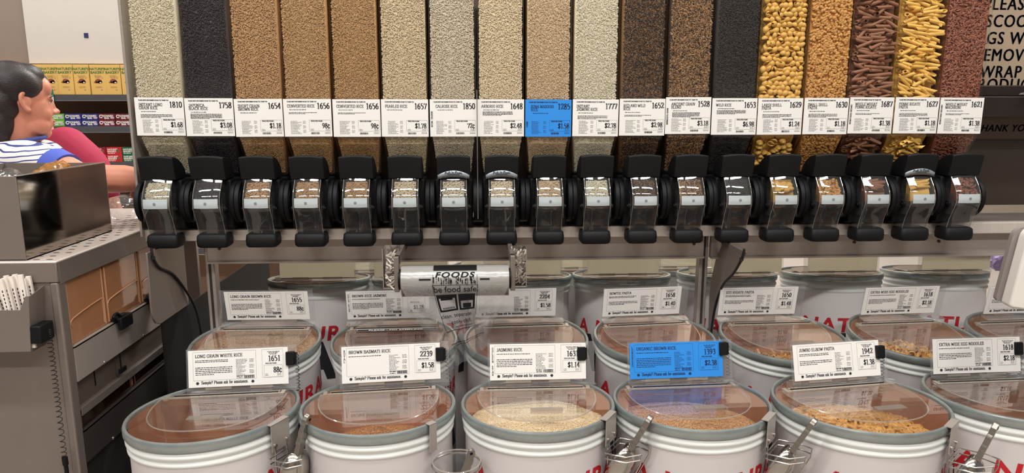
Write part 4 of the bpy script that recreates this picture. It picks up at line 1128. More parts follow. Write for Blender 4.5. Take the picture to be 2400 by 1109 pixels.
# ------------------------------------------------------------------ bag roll and twist ties
rl = thing('bag_dispenser', 'roll of clear produce bags hanging under the bins', 'bag roll', (-.06, 2.03, 1.1))
RX0, RX1, RY, RZ, RR = -.217, .095, 2.03, 1.043, .0465
for px in (-.232, .108):
    MB().box(px - .007, px + .007, RY - .016, RY + .016, RZ - .03, 1.118).box(px - .007, px + .007, RY, 2.311, 1.090, 1.118).build('arm', STEEL_D, rl, bevel=.0015, world=True)
    s = 1 if px < 0 else -1
    MB().cyl((px + s * .005, RY, RZ + .005), (px + s * .017, RY, RZ + .005), .030, 24).build('end_cap', BLACK, rl, world=True)
ROLLM = clear('roll_film', (.9, .9, .9, 1), .28, 1.5, .03, haze=.38, hazecol=lin(186, 184, 178), bump=.25, bscale=30)
core = MB().cyl((RX0 + .003, RY, RZ), (RX1 - .003, RY, RZ), .020, 24); core.build('core', mat('cardboard_core', lin(190, 170, 140), .8), rl, world=True)
MB().cyl((RX0, RY, RZ), (RX1, RY, RZ), RR * .96, 48).build('roll', mat('rolled_film', lin(172, 170, 164), .34, 0, var=.12, scale=16, stretch=(.4, 6, 6)), rl, world=True)
rf = MB().tube([(RX0 - .001, RY, RZ), (RX1 + .001, RY, RZ)], RR, 48, cap=False).build('outer_wrap', ROLLM, rl, world=True)
rp = MB(); XM = .5 * (RX0 + RX1)
def onroll(x, y):                                           # y measured upwards along the front of the roll from its middle height
    a = y / RR; return (XM + x, RY - (RR + .0006) * math.cos(a), RZ + (RR + .0006) * math.sin(a))
sans(rp, 'FOODS', -.002, .020, .016, onroll, 'CENTER', .03, cut=.5, cuty=.004, shear=.2, sx=1.35, space=1.15)
r5 = random.Random(3)
for i in range(46):
    x = r5.uniform(-.064, .060); w = r5.uniform(.0006, .003)
    for a in range(3):
        y0 = r5.uniform(-.004, .016); rect(rp, x, x + w, y0, y0 + r5.uniform(.003, .008), onroll)
for i in range(9):
    y = .042 + i * .0030; rect(rp, -.063, .063, y, y + .0032, onroll)
for x0, x1 in ((-.104, -.070), (.072, .100)): rect(rp, x0, x1, .012, .0165, onroll)
for x in (-.0645, .0635):
    for i in range(8): rect(rp, x, x + .0011, -.012 + i * .005, -.007 + i * .005, onroll)
rp.build('printing', mat('film_print', lin(12, 12, 14), .65, spec=.2), rf, world=True, ang=180)

def bag(u, v, lift=0.0):
    """u across (-1..1), v down (0..1): film pulled from the roll, gathered and twisted to one side"""
    w = .156 * (1 - .60 * min(1, v * 1.08) ** 1.15) ; xc = XM + .010 * v + .030 * v * v
    fold = math.sin(u * 9 + v * 5) * .006 * v + math.sin(u * 17 - v * 11) * .0035 * v
    z = RZ + .002 - .226 * v + .042 * v * u
    y = RY - RR - .004 + .010 * v + fold - .012 * v * (1 - u * u) - lift
    return (xc + w * u, y, z)
bm_ = MB(); nu, nv = 64, 44
bm_.add([bag(-1 + 2 * i / nu, j / nv) for j in range(nv + 1) for i in range(nu + 1)], [(j * (nu + 1) + i, j * (nu + 1) + i + 1, (j + 1) * (nu + 1) + i + 1, (j + 1) * (nu + 1) + i) for j in range(nv) for i in range(nu)])
bg = bm_.build('loose_bag', BAGF, rl, world=True, ang=180)
bp = MB()
def onbag(x, y):                                            # metres on the flat film, y up from the top edge of the print
    v = (-y + .002) / .23; return bag((x) / .156, max(0, v), .0012)
def brect(x0, x1, y0, y1, n=6):
    for i in range(n):
        for j in range(n):
            rect(bp, x0 + (x1 - x0) * i / n, x0 + (x1 - x0) * (i + 1) / n, y0 + (y1 - y0) * j / n, y0 + (y1 - y0) * (j + 1) / n, onbag)
sans(bp, 'be food safe.', .002, -.022, .0170, onbag, 'CENTER', .004, sx=1.06, cut=.008, cuty=.008)
for x0, x1, y0, y1 in ((-.066, .066, -.002, -.0005), (-.0665, -.065, -.135, -.0005), (.065, .0665, -.10, -.0005), (-.066, .066, -.1355, -.134)): brect(x0, x1, y0, y1, 8)
def badge(x0, x1, y0, y1):
    f = .0105
    brect(x0, x1, y1 - f, y1); brect(x0, x1, y0, y0 + f * .5); brect(x0, x0 + f * .6, y0, y1); brect(x1 - f * .6, x1, y0, y1)
badge(-.062, .002, -.078, -.029); badge(.007, .060, -.078, -.029)
brect(-.050, -.012, -.045, -.038, 4); brect(.020, .048, -.072, -.058, 4); brect(.012, .055, -.05, -.038, 4)
for i in range(9): brect(-.048 + i * .0045, -.0455 + i * .0045, -.071, -.066, 2)
sans(bp, 'clean. separate.', -.066, -.097, .0120, onbag, 'LEFT', .002, sx=1.1, cut=.008, cuty=.008)
sans(bp, 'cook. chill.', -.034, -.117, .0120, onbag, 'LEFT', .002, sx=1.1, cut=.008, cuty=.008)
r6 = random.Random(9); greek(bp, r6, -.02, .05, -.127, .002, onbag); greek(bp, r6, -.07, .11, -.172, .0022, onbag); greek(bp, r6, -.05, .09, -.178, .0018, onbag)
bp.build('printing', MATS['film_print'], bg, world=True, ang=180)

TIE = grain('paper_ties', ramp((240, 230, 218), (226, 214, 200), (120, 110, 108), (244, 236, 226), (214, 200, 184), (236, 226, 212)), .8, .1)
for px, where, zt in ((-.256, 'left'), (.127, 'right')) if False else ((-.258, 'left', 1.128), (.130, 'right', 1.122)):
    h_ = thing('tie_holder', f"narrow steel channel of paper twist ties {where} of the bag roll", 'holder', (px, 2.13, zt))
    c_ = MB().box(px - .0245, px - .0225, 2.095, 2.15, 1.005, zt).box(px + .0225, px + .0245, 2.095, 2.15, 1.005, zt).box(px - .0245, px + .0245, 2.148, 2.15, 1.005, zt).box(px - .0245, px + .0245, 2.095, 2.15, 1.003, 1.006)
    c_.build('channel', STEEL_B, h_, world=True)
    MB().box(px - .006, px + .006, 2.15, 2.311, zt - .040, zt - .014).build('mount', STEEL_D, h_, world=True)
    mb = MB(); r7 = random.Random(int(px * 1000) + 900)
    for i in range(330):
        z = r7.uniform(1.008, zt - .020); x = px + r7.uniform(-.019, .019); y = 2.093 + r7.uniform(.002, .045)
        a = r7.gauss(.5 if where == 'left' else 1.2, .55); L = r7.uniform(.012, .024); dy = r7.uniform(-.012, .003)
        dx, dz = math.cos(a) * L, math.sin(a) * L; wx, wz = -math.sin(a) * .0021, math.cos(a) * .0021
        q = min(max(x + dx, px - .021), px + .0215)
        mb.add([(x - wx, y, z - wz), (q - wx, y + dy - .005, z + dz - wz), (q + wx, y + dy - .005, z + dz + wz), (x + wx, y, z + wz)], [(0, 1, 2, 3)])
    tag(mb.build('twist_ties', TIE, None, ang=180), f"bunch of paper twist ties in the channel {where} of the bag roll", 'twist ties', kind='stuff')
# ------------------------------------------------------------------ scoop-bin rack at the left
rack = thing('scoop_bin_rack', 'stainless steel rack of scoop bins at the left, slotted tray on top', 'rack', (-1.7, 2.2, 0))
W = dict(parent=rack, world=True)
PANEL = mat('grey_steel_panel', lin(140, 128, 120), .50, .55, var=.06, scale=14, bump=.05, bscale=400)
TRAYM = mat('slotted_tray_steel', lin(214, 200, 190), .42, .3, var=.06, scale=22)
XR = -1.100
MB().box(-1.495, XR - .024, 1.866, 1.874, 0, 1.092).build('front_panel', PANEL, **W)
MB().box(-1.495, XR, 1.862, 1.874, 1.092, 1.146).build('front_fascia', PANEL, bevel=.002, **W)
MB().box(XR - .024, XR - .002, 1.863, 1.90, 0, 1.092).build('corner_post', STEEL_D, bevel=.005, seg=3, **W)
MB().box(XR - .004, XR, 1.874, 2.85, 1.086, 1.146).build('side_fascia', STEEL_D, bevel=.001, **W)
MB().box(-1.495, XR + .001, 1.861, 2.85, 1.143, 1.150).build('tray', TRAYM, bevel=.003, **W)
sl = MB()
for j in range(21):
    for i in range(5):
        x = -1.128 - i * .034 - (.017 if j % 2 else 0); y = 1.885 + j * .045
        pts = [(x + .009 * math.copysign(abs(math.cos(a)) ** .7, math.cos(a)), y + .0045 * math.sin(a)) for a in [2 * math.pi * q / 14 for q in range(14)]]
        if x > -1.20 or y > 2.33: sl.prism([(px, py, 1.1493) for px, py in pts], (0, 0, .001))
sl.build('tray_slots', mat('slot_shadow_gap', lin(58, 50, 46), .8), ang=180, **W)  # dark slips laid on the tray paint the shade inside its slots
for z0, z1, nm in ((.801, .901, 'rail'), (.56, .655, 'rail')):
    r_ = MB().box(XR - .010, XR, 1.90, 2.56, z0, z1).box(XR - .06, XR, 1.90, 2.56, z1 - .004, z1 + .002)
    ro = r_.build(nm, mat('rail_steel', lin(178, 166, 156), .5, .35, var=.06, scale=12) if z0 > .7 else mat('shaded_rail', lin(58, 52, 49), .5, .3), **W)  # the lower rail's shade is put into its darker colour
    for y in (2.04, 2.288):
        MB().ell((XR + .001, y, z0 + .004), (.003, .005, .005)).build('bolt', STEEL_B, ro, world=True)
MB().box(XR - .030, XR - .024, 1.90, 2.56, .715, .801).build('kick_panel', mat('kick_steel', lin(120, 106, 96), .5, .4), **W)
lp = MB().box(XR - .05, XR - .002, 1.90, 2.56, .703, .716); lp.box(XR - .006, XR, 1.90, 2.56, .700, .722)
lp.build('ledge', STEEL_D, **W)
MB().box(-1.495, XR - .02, 2.83, 2.85, 0, 1.14).build('rear_panel', STEEL_D, **W)
MB().box(-1.495, XR, 1.90, 2.85, .02, .06).build('base', STEEL_D, **W)
MB().box(XR - .03, XR - .022, 1.90, 2.85, .06, .556).build('lower_shade_sheet', mat('lower_shade_black', lin(34, 30, 29), .6), **W)  # dark sheet added for the shade in the opening below the rail
tg = MB().box(XR - .002, XR + .001, 2.128, 2.132, .742, .80).box(XR - .002, XR + .004, 2.115, 2.155, .738, .752)
tag_o = tg.build('hanging_tab', BLACK, **W)
MB().box(XR - .022, XR - .0235, 2.02, 2.024, .74, .79).build('seam_mark', BLACK, **W)

FLAKE = grain('chip_pieces', ramp((196, 150, 92), (170, 122, 68), (212, 170, 112), (140, 96, 52)), .6)
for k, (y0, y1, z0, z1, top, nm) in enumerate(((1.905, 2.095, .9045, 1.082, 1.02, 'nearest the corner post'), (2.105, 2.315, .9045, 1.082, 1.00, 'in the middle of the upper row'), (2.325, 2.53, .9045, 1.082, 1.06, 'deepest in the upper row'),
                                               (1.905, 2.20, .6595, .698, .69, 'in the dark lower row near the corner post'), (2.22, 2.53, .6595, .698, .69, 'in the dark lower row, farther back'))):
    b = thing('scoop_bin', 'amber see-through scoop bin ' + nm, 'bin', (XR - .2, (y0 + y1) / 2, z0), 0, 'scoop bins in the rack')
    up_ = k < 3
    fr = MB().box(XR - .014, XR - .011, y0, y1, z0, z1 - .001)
    fr.build('front_plate', AMBER if up_ else clear('shaded_amber_acrylic', (.40, .26, .18, 1), .08, 1.45, .01, haze=.25, hazecol=lin(70, 42, 28)), b, world=True)  # lower row gets a darkened copy of the acrylic to paint its shade
    MB().box(XR - .34, XR - .016, y0, y0 + .003, z0, z1 - .002).box(XR - .34, XR - .016, y1 - .003, y1, z0, z1 - .002).build('side_wall', AMBER, b, world=True)
    MB().box(XR - .345, XR - .34, y0, y1, z0, z1 - .002).build('back_wall', mat('amber_backing', lin(170, 116, 76), .5, 0, var=.1), b, world=True)
    ed = MB()
    for y in (y0 + .004, y1 - .004): ed.cyl((XR - .010, y, z0 + .004), (XR - .010, y, z1 - .004), .0022, 8)
    if up_: ed.tube(_s3([(XR - .010, y0 + .012, z0 + .05), (XR - .009, y0 + .02, z0 + .07), (XR - .009, y1 - .03, z0 + .085), (XR - .010, y1 - .012, z0 + .075), (XR - .010, y1 - .010, z0 + .01)], 5), .0018, 6)
    ed.build('moulded_edges', mat('amber_edge', lin(206, 150, 112), .25, 0) if up_ else mat('shaded_amber_edge', lin(84, 54, 38), .3, 0), b, world=True)  # lower row's edges darkened too, shade put into the colour
    if up_ and k:
        hd = MB().box(XR - .010, XR + .022, y0 + .012, y0 + .085, z0 + .001, z0 + .010).box(XR + .010, XR + .022, y0 + .012, y0 + .085, z0 - .028, z0 + .004)
        hd.build('latch_handle', BLACK, b, bevel=.003, world=True)
        MB().tube(_s3([(XR + .002, y0 + .010, z0 + .004), (XR + .006, y0 + .000, z0 + .018), (XR + .006, y0 + .020, z0 + .024), (XR + .008, y0 + .036, z0 + .012), (XR + .010, y0 + .06, z0 + .008)], 4), .005, 8).build('scoop_tether', BLACK, b, world=True)
    if up_:
        mb = MB(); rng = np.random.default_rng(200 + k)
        hgt = {0: .03, 1: .085, 2: .125}[k]
        mb.box(XR - .33, XR - .028, y0 + .006, y1 - .006, z0 + .002, z0 + hgt * .72)
        n = 420; P = []; Nn = []
        for i in range(n):
            f = rng.uniform()
            yy = rng.uniform(y0 + .03, y1 - .03); zt = z0 + hgt * (.75 + .3 * (yy - y0) / (y1 - y0) + .1 * math.sin(yy * 60))
            if f < .55: P.append((XR - .039, yy, z0 + rng.uniform(.01, max(.012, zt - z0)))); Nn.append((1, 0, .2))
            else: P.append((XR - rng.uniform(.036, .2), yy, zt)); Nn.append((.3, 0, 1))
        scatter(mb, ribbon_piece(.034, .014, 2.6, 9), P, Nn, 17 + k, tilt=.5)
        tag(mb.build('dried_chips', FLAKE, None, ang=80), 'loose golden dried pieces in the scoop bin ' + nm, 'food', kind='stuff')

# open steel box on the tray
bx = thing('steel_box', 'open stainless steel box standing on the slotted tray', 'box', (-1.5, 2.09, 1.150))
x0, x1, y0, y1, z0, z1 = -1.49, -1.180, 1.872, 2.318, 1.1505, 1.3725
MB().box(x0, x1, y0, y0 + .003, z0, z1).build('front_wall', PANEL, bx, bevel=.001, world=True)
MB().box(x1 - .003, x1, y0 + .003, y1 - .003, z0, z1).build('right_wall', MIRROR, bx, world=True)
MB().box(x0, x1, y1 - .003, y1, z0, z1).build('back_wall', STEEL_D, bx, world=True)
MB().box(x0, x0 + .003, y0 + .003, y1 - .003, z0, z1).build('left_wall', STEEL_D, bx, world=True)
MB().box(x0, x1, y0, y1, z0, z0 + .003).build('bottom', STEEL_D, bx, world=True)
MB().tube([(x1 - .0015, y0, z1), (x1 - .0015, y1, z1)], .0022, 6).build('rim', STEEL_B, bx, world=True)
def crumple(name, label, c, s, m, seed, cat='bag', squash=(1, 1, 1), kind=None):
    """a crinkled plastic bag: sphere with folded, faceted surface"""
    bm = bmesh.new(); bmesh.ops.create_icosphere(bm, subdivisions=4, radius=1.0); rng = random.Random(seed); rv = random.Random(seed + 1)
    dirs = [Vector((rng.gauss(0, 1), rng.gauss(0, 1), rng.gauss(0, 1))).normalized() for _ in range(26)]
    for v in bm.verts:
        d = v.co.normalized(); r = 1.0
        for i, q in enumerate(dirs):
            r -= .16 * max(0, d.dot(q) - .72) / .28 * (1 if i % 2 else -.6)
        r *= 1 + .03 * math.sin(d.x * 23 + seed) * math.sin(d.y * 19) * math.sin(d.z * 21)
        r *= 1 + rv.uniform(-.07, .07)
        v.co = Vector((d.x * r * s * squash[0], d.y * r * s * squash[1], max(d.z, -.55) * r * s * squash[2])) 
    me = bpy.data.meshes.new(name); bm.to_mesh(me); bm.free()
    o = bpy.data.objects.new(name, me); finish(o, m, None, 14); o.location = c
    return tag(o, label, cat)
crumple('plastic_bag', 'clear crinkled bag lying in the steel box behind its right wall', (-1.375, 2.12, 1.30), .075, FILM, 4, squash=(1.1, .8, .8))
crumple('plastic_bag', 'orange and clear bag in the steel box near its back', (-1.28, 2.22, 1.31), .075, clear('orange_film', (1, .8, .55, 1), .1, 1.5, .04, haze=.35, hazecol=lin(226, 160, 90)), 7, squash=(.9, .8, .95))
ft = MB(); rngf = random.Random(8)
for i in range(5):
    a = rngf.uniform(-.1, .1); ft.box(-1.78, -1.40, 1.93 + i * .022, 1.9315 + i * .022, 1.29, 1.352 - i * .003)
flat = thing('leaflet_stack', 'printed leaflets standing at the front of the steel box', 'leaflets', (-1.36, 1.95, 1.153))
MB().box(-1.46, -1.26, 1.905, 1.985, 1.1545, 1.345).build('sheets', mat('leaflet_paper', lin(214, 190, 160), .6, 0, var=.5, scale=16, stretch=(1, 1, 3)), flat, world=True)
MB().box(-1.45, -1.28, 1.90, 1.99, 1.345, 1.352).build('cover', mat('cover_paper', lin(232, 222, 206), .5, 0, var=.1), flat, world=True)
crumple('plastic_bag', 'shiny clear bag lying on the slotted tray under the reaching arm', (-1.185, 2.46, 1.19), .066, FILM, 12, squash=(1.15, .8, .9))

# slips of paper in a steel pocket
pk = thing('tag_pocket', 'grey steel pocket holding paper slips on the rack front', 'holder', (-1.25, 1.83, .93))
out = [(-1.45, .925), (-1.153, .925), (-1.140, 1.072), (-1.149, 1.072), (-1.166, 1.036), (-1.45, 1.036)]
MB().prism([(x, 1.800, z) for x, z in out], (0, .003, 0)).build('front', PANEL, pk, world=True)
MB().prism([(-1.155, 1.803, .925), (-1.155, 1.864, .925), (-1.139, 1.864, 1.085), (-1.141, 1.803, 1.072)], (.002, 0, 0)).box(-1.45, -1.153, 1.803, 1.864, .922, .926).build('side', STEEL_D, pk, world=True)
PAPER = mat('slip_paper', lin(238, 226, 214), .7, 0, var=.06, scale=30)
for i in range(18):
    rs = random.Random(40 + i); xx = -1.142 - i * .0066
    s_ = thing('paper_slip', ('paper slip in the pocket, %s from the black clip' % ('first', 'second', 'third', 'fourth', 'fifth', 'sixth', 'seventh', 'eighth', 'ninth', 'tenth', 'eleventh', 'twelfth', 'thirteenth', 'fourteenth', 'fifteenth', 'sixteenth', 'seventeenth', 'eighteenth')[i]), 'paper slip', (xx, 1.83, .93), 0, 'paper slips in the pocket')
    lean = -.05 - .014 * i + rs.uniform(-.02, .02); wd = .0120; hgt = 1.118 + rs.uniform(-.012, .010) - .93
    M_ = Matrix.Translation((xx - .008, 1.807 + ((i * 5) % 6) * .0088, .932)) @ Matrix.Rotation(lean, 4, 'Y') 
    MB().box(-wd / 2, wd / 2, 0, .0060, 0, hgt).xf(M_).build('sheet', PAPER, s_, world=True)
    pr_ = MB(); fn = lambda x, y, M_=M_: tuple(M_ @ Vector((x, -.0004, y)))
    for q in range(11): rect(pr_, -wd * .10, wd * .12, .05 + q * .010, .056 + q * .010, fn)
    pr_.build('printing', INK, s_, world=True, ang=180)
cl = thing('pen_on_cord', 'black clip with a coiled cord and pen hanging on the rack front', 'pen', (-1.135, 1.84, .95))
MB().box(-1.151, -1.122, 1.80, 1.858, .945, .992).build('clip', BLACK, cl, bevel=.003, world=True)
MB().tube(coil([(-1.128, 1.838, .972), (-1.126, 1.84, .95), (-1.127, 1.842, .85), (-1.127, 1.842, .74), (-1.127, 1.842, .605)], .0062, 34), .0012, 6).build('coiled_cord', RUBBER, cl, world=True)
MB().cyl((-1.127, 1.842, .605), (-1.124, 1.842, .48), .0055, 12).cyl((-1.127, 1.842, .607), (-1.1265, 1.842, .585), .0075, 12).build('pen', BLACK, cl, world=True)

# ------------------------------------------------------------------ people
def remesh_obj(mb, name, m, parent, vox=.005, smooth=6, world=True):
    o = mb.build(name, None, None)
    md = o.modifiers.new('r', 'REMESH'); md.mode = 'VOXEL'; md.voxel_size = vox
    ms = o.modifiers.new('s', 'SMOOTH'); ms.iterations = smooth; ms.factor = .5
    me = bpy.data.meshes.new_from_object(o.evaluated_get(bpy.context.evaluated_depsgraph_get()))
    bpy.data.objects.remove(o); me.name = name
    if world and parent is not None: me.transform(Matrix.Translation(parent.location).inverted())
    ob = bpy.data.objects.new(name, me)
    return finish(ob, m, parent, 180)
def limb(mb, pts, rad, n=16):
    P = _s3(pts, 5); m = len(rad) - 1; rr = []
    for i in range(len(P)):
        s = i / (len(P) - 1) * m; k = min(int(s), m - 1); rr.append(rad[k] + (rad[k + 1] - rad[k]) * (s - k))
    mb.tube(P, rr, n)
    for p, r in ((P[0], rr[0]), (P[-1], rr[-1])): mb.ell(p, (r, r, r), None, 14, 10)
def skinmat(name, c):
    m = mat(name, lin(*c), .48, 0, var=.08, scale=24, bump=.12, bscale=220, spec=.35)
    p = m.node_tree.nodes['Principled BSDF']; p.inputs['Subsurface Weight'].default_value = .12; p.inputs['Subsurface Radius'].default_value = (.012, .005, .003); p.inputs['Subsurface Scale'].default_value = .6
    return m
SKIN = skinmat('warm_skin', (206, 136, 110)); SKIN2 = skinmat('fair_skin', (206, 150, 124))
HAIR = mat('dark_hair', lin(36, 28, 27), .42, 0, var=.35, scale=60, stretch=(.5, 1, 3), bump=.7, bscale=160, spec=.4)
def head_shapes(mb, M, k=1.0):
    def e(c, r, rot=None):
        i0 = len(mb.v); mb.ell(c, r, rot, 20, 14); mb.xf(M, i0)
    e((-.012, 0, .035), (.094, .074, .088)); e((.022, 0, -.018), (.070, .064, .080)); e((.036, 0, -.062), (.054, .050, .050)); e((.058, 0, -.098), (.028, .028, .022))
    e((.074, 0, .017), (.017, .048, .012)); e((.058, 0, .05), (.034, .054, .042)); e((.090, 0, -.004), (.013, .010, .030), Matrix.Rotation(R(-16), 3, 'Y')); e((.103, 0, -.026), (.015, .013, .011)); 
    for s in (-1, 1):
        e((.094, s * .012, -.030), (.010, .008, .008)); e((.050, s * .034, -.034), (.028, .026, .030)); e((.030, s * .034, -.072), (.040, .026, .034))
    e((.086, 0, -.058), (.011, .022, .0065)); e((.083, 0, -.070), (.012, .020, .0075)); e((.030, 0, -.112), (.035, .035, .018))
def ear(mb, M, s):
    P = [(-.004, .070, .028), (-.020, .079, .030), (-.028, .082, .012), (-.020, .079, -.012), (-.006, .073, -.028), (.002, .069, -.020)]
    i0 = len(mb.v); mb.tube(_s3([(x, s * y, z) for x, y, z in P], 4), .0062, 10)
    mb.ell((-.010, s * .070, .003), (.017, .008, .026), None, 14, 10); mb.ell((-.004, s * .071, -.024), (.008, .006, .010), None, 12, 8); mb.xf(M, i0)
def hand_shapes(mb, M, s=1):
    """palm, four fingers of different length with bends, and a thumb from the palm's side; M: x along the fingers, y across, z back of hand"""
    i0 = len(mb.v)
    mb.ell((.045, 0, 0), (.052, .042, .016), None, 18, 12); mb.ell((.012, 0, 0), (.03, .032, .019), None, 14, 10)
    for y, L, dx in ((.030, .070, .082), (.010, .078, .090), (-.011, .073, .088), (-.030, .058, .078)):
        P = [(dx - .018, y, .002), (dx + L * .30, y * 1.08, -.004), (dx + L * .62, y * 1.10, -.020), (dx + L * .82, y * 1.08, -.040)]
        mb.tube(_s3(P, 4), [.0094 - .0022 * i / 12 for i in range(13)], 10); mb.ell(P[-1], (.0073, .0073, .0073), None, 10, 8)
    P = [(.018, s * .030, -.006), (.042, s * .052, -.018), (.062, s * .060, -.034), (.076, s * .056, -.046)]
    mb.tube(_s3(P, 4), [.0125 - .0035 * i / 12 for i in range(13)], 10); mb.ell(P[-1], (.009, .009, .009), None, 10, 8)
    mb.xf(M, i0)

per = thing('person', 'person with dark hair in a striped blue and white shirt reaching right', 'person', (-1.66, 2.74, 0))
HM = Matrix.Translation((-1.664, 2.722, 1.562)) @ Matrix.Rotation(R(50), 4, 'Z') @ Matrix.Rotation(R(2), 4, 'Y') @ Matrix.Scale(1.10, 4)
mb = MB(); head_shapes(mb, HM)
for s in (-1, 1): ear(mb, HM, s)
limb(mb, [(-1.678, 2.712, 1.50), (-1.69, 2.72, 1.42), (-1.69, 2.73, 1.34)], [.064, .068, .085])
mb.ell((-1.66, 2.72, 1.20), (.13, .17, .22), None, 24, 16)
limb(mb, [(-1.60, 2.57, 1.355), (-1.47, 2.52, 1.345), (-1.36, 2.48, 1.312)], [.072, .062, .052])            # right upper arm
limb(mb, [(-1.36, 2.48, 1.312), (-1.27, 2.465, 1.306), (-1.19, 2.462, 1.306), (-1.125, 2.485, 1.30)], [.050, .049, .047, .032])   # forearm
limb(mb, [(-1.70, 2.88, 1.34), (-1.73, 2.97, 1.20), (-1.73, 3.0, 1.06)], [.062, .050, .040])               # left upper arm
limb(mb, [(-1.73, 3.0, 1.06), (-1.71, 2.99, .95), (-1.69, 2.97, .83)], [.040, .038, .028])
limb(mb, [(-1.68, 2.66, .96), (-1.68, 2.66, .52), (-1.68, 2.66, .06)], [.10, .07, .05]); limb(mb, [(-1.68, 2.82, .96), (-1.68, 2.82, .52), (-1.68, 2.82, .06)], [.10, .07, .05])
mb.ell((-1.67, 2.74, 1.0), (.13, .18, .14), None, 20, 14)
Hn = Matrix.Translation((-1.135, 2.492, 1.298)) @ Matrix.Rotation(R(97), 4, 'Z') @ Matrix.Rotation(R(34), 4, 'Y')
hand_shapes(mb, Hn, 1)
Hl = Matrix.Translation((-1.69, 2.97, .83)) @ Matrix.Rotation(R(90), 4, 'Y')
hand_shapes(mb, Hl, -1)
body = remesh_obj(mb, 'body', SKIN, per, .0042, 9)
ey = MB()
for s in (-1, 1): ey.ell(HM @ Vector((.0665, s * .031, .001)), (.0125, .0125, .0125), None, 16, 12)
eo = ey.build('eyes', mat('eye_white', lin(226, 220, 214), .2), per, world=True)
ir = MB()
for s in (-1, 1): ir.ell(HM @ Vector((.0735, s * .031, .001)), (.0062, .0062, .0062), None, 12, 8)
ir.build('iris', mat('dark_iris', lin(40, 26, 20), .15), eo, world=True)
br = MB()
for s in (-1, 1): br.tube([HM @ Vector(p) for p in ((.086, s * .016, .022), (.083, s * .034, .026), (.070, s * .052, .020))], [.003, .0036, .0018], 8)
for s in (-1, 1): br.tube([HM @ Vector(p) for p in ((.084, s * .020, .006), (.0845, s * .033, .011), (.074, s * .046, .004))], .0016, 6)
br.build('eyebrows', HAIR, per, world=True)
lp_ = MB()
i0 = 0; lp_.ell((.089, 0, -.059), (.0095, .021, .0052), None, 16, 10); lp_.ell((.086, 0, -.069), (.0105, .019, .006), None, 16, 10); lp_.xf(HM)
lp_.build('lips', mat('lip_skin', lin(176, 98, 88), .4), per, world=True)
mb = MB()
def he(c, r, rot=None):
    i0 = len(mb.v); mb.ell(c, r, rot, 24, 16); mb.xf(HM, i0)
he((-.022, 0, .052), (.096, .083, .084)); he((-.062, 0, .0), (.062, .074, .08)); he((-.074, 0, -.06), (.052, .066, .075)); he((-.088, .0, -.115), (.046, .060, .055)); he((.012, 0, .092), (.062, .062, .040))
he((-.100, -.02, -.15), (.030, .036, .034)); he((-.02, -.062, .055), (.06, .022, .05)); he((-.02, .062, .055), (.06, .022, .05))
hair = remesh_obj(mb, 'hair', HAIR, per, .005, 5)
MB().tube([HM @ Vector((-.088 + .02 * math.cos(a), -.050 + .006 * math.sin(2 * a), -.142 + .02 * math.sin(a))) for a in [2 * math.pi * i / 16 for i in range(16)]], .006, 8, True).build('hair_tie', mat('red_band', lin(150, 40, 52), .6), hair, world=True)
def striped(name, base, stripe, per_m, duty, axis=2):
    m, nt, p = nodes_of(name); N, L = nt.nodes, nt.links
    tc = N.new('ShaderNodeTexCoord'); sp = N.new('ShaderNodeSeparateXYZ'); nz = N.new('ShaderNodeTexNoise'); nz.inputs['Scale'].default_value = 7
    L.new(tc.outputs['Object'], sp.inputs[0]); L.new(tc.outputs['Object'], nz.inputs['Vector'])
    ad = N.new('ShaderNodeMath'); ad.operation = 'MULTIPLY_ADD'; ad.inputs[1].default_value = .045; L.new(nz.outputs['Fac'], ad.inputs[0]); L.new(sp.outputs[axis], ad.inputs[2])
    mu = N.new('ShaderNodeMath'); mu.operation = 'MULTIPLY'; mu.inputs[1].default_value = per_m; L.new(ad.outputs[0], mu.inputs[0])
    fr = N.new('ShaderNodeMath'); fr.operation = 'FRACT'; L.new(mu.outputs[0], fr.inputs[0])
    lt = N.new('ShaderNodeMath'); lt.operation = 'LESS_THAN'; lt.inputs[1].default_value = duty; L.new(fr.outputs[0], lt.inputs[0])
    mx = N.new('ShaderNodeMix'); mx.data_type = 'RGBA'; mx.inputs['A'].default_value = base; mx.inputs['B'].default_value = stripe
    L.new(lt.outputs[0], mx.inputs['Factor']); L.new(mx.outputs['Result'], p.inputs['Base Color']); p.inputs['Roughness'].default_value = .8
    return m
mb = MB(); mb.ell((-1.665, 2.72, 1.17), (.165, .205, .26), None, 28, 18); mb.ell((-1.655, 2.715, 1.335), (.115, .19, .085), None, 24, 14); limb(mb, [(-1.66, 2.58, 1.335), (-1.56, 2.555, 1.348), (-1.46, 2.52, 1.337), (-1.425, 2.506, 1.328)], [.092, .086, .073, .065])
limb(mb, [(-1.69, 2.86, 1.335), (-1.715, 2.945, 1.24)], [.088, .070]); mb.ell((-1.67, 2.74, 1.0), (.155, .205, .12), None, 24, 14)
mb.ell((-1.68, 2.72, 1.395), (.085, .095, .035), None, 20, 12)
remesh_obj(mb, 'shirt', striped('striped_jersey', lin(222, 216, 212), lin(52, 58, 120), 54, .25), per, .006, 6)
cuff = MB(); cuff.tube([(-1.452, 2.5165, 1.3355), (-1.402, 2.497, 1.322)], [.0745, .068], 28); cuff.build('sleeve_cuff', mat('blue_cuff', lin(66, 84, 176), .75), per, world=True)
neck = MB(); neck.tube([(-1.686 + .082 * math.cos(a), 2.722 + .086 * math.sin(a), 1.424 + .012 * math.sin(a + 1)) for a in [2 * math.pi * i / 28 for i in range(28)]], .008, 10, True)
neck.build('collar', mat('blue_collar', lin(58, 66, 134), .75), per, world=True)
tr_ = MB(); limb(tr_, [(-1.68, 2.66, .98), (-1.68, 2.66, .52), (-1.68, 2.66, .10)], [.115, .085, .07]); limb(tr_, [(-1.68, 2.82, .98), (-1.68, 2.82, .52), (-1.68, 2.82, .10)], [.115, .085, .07])
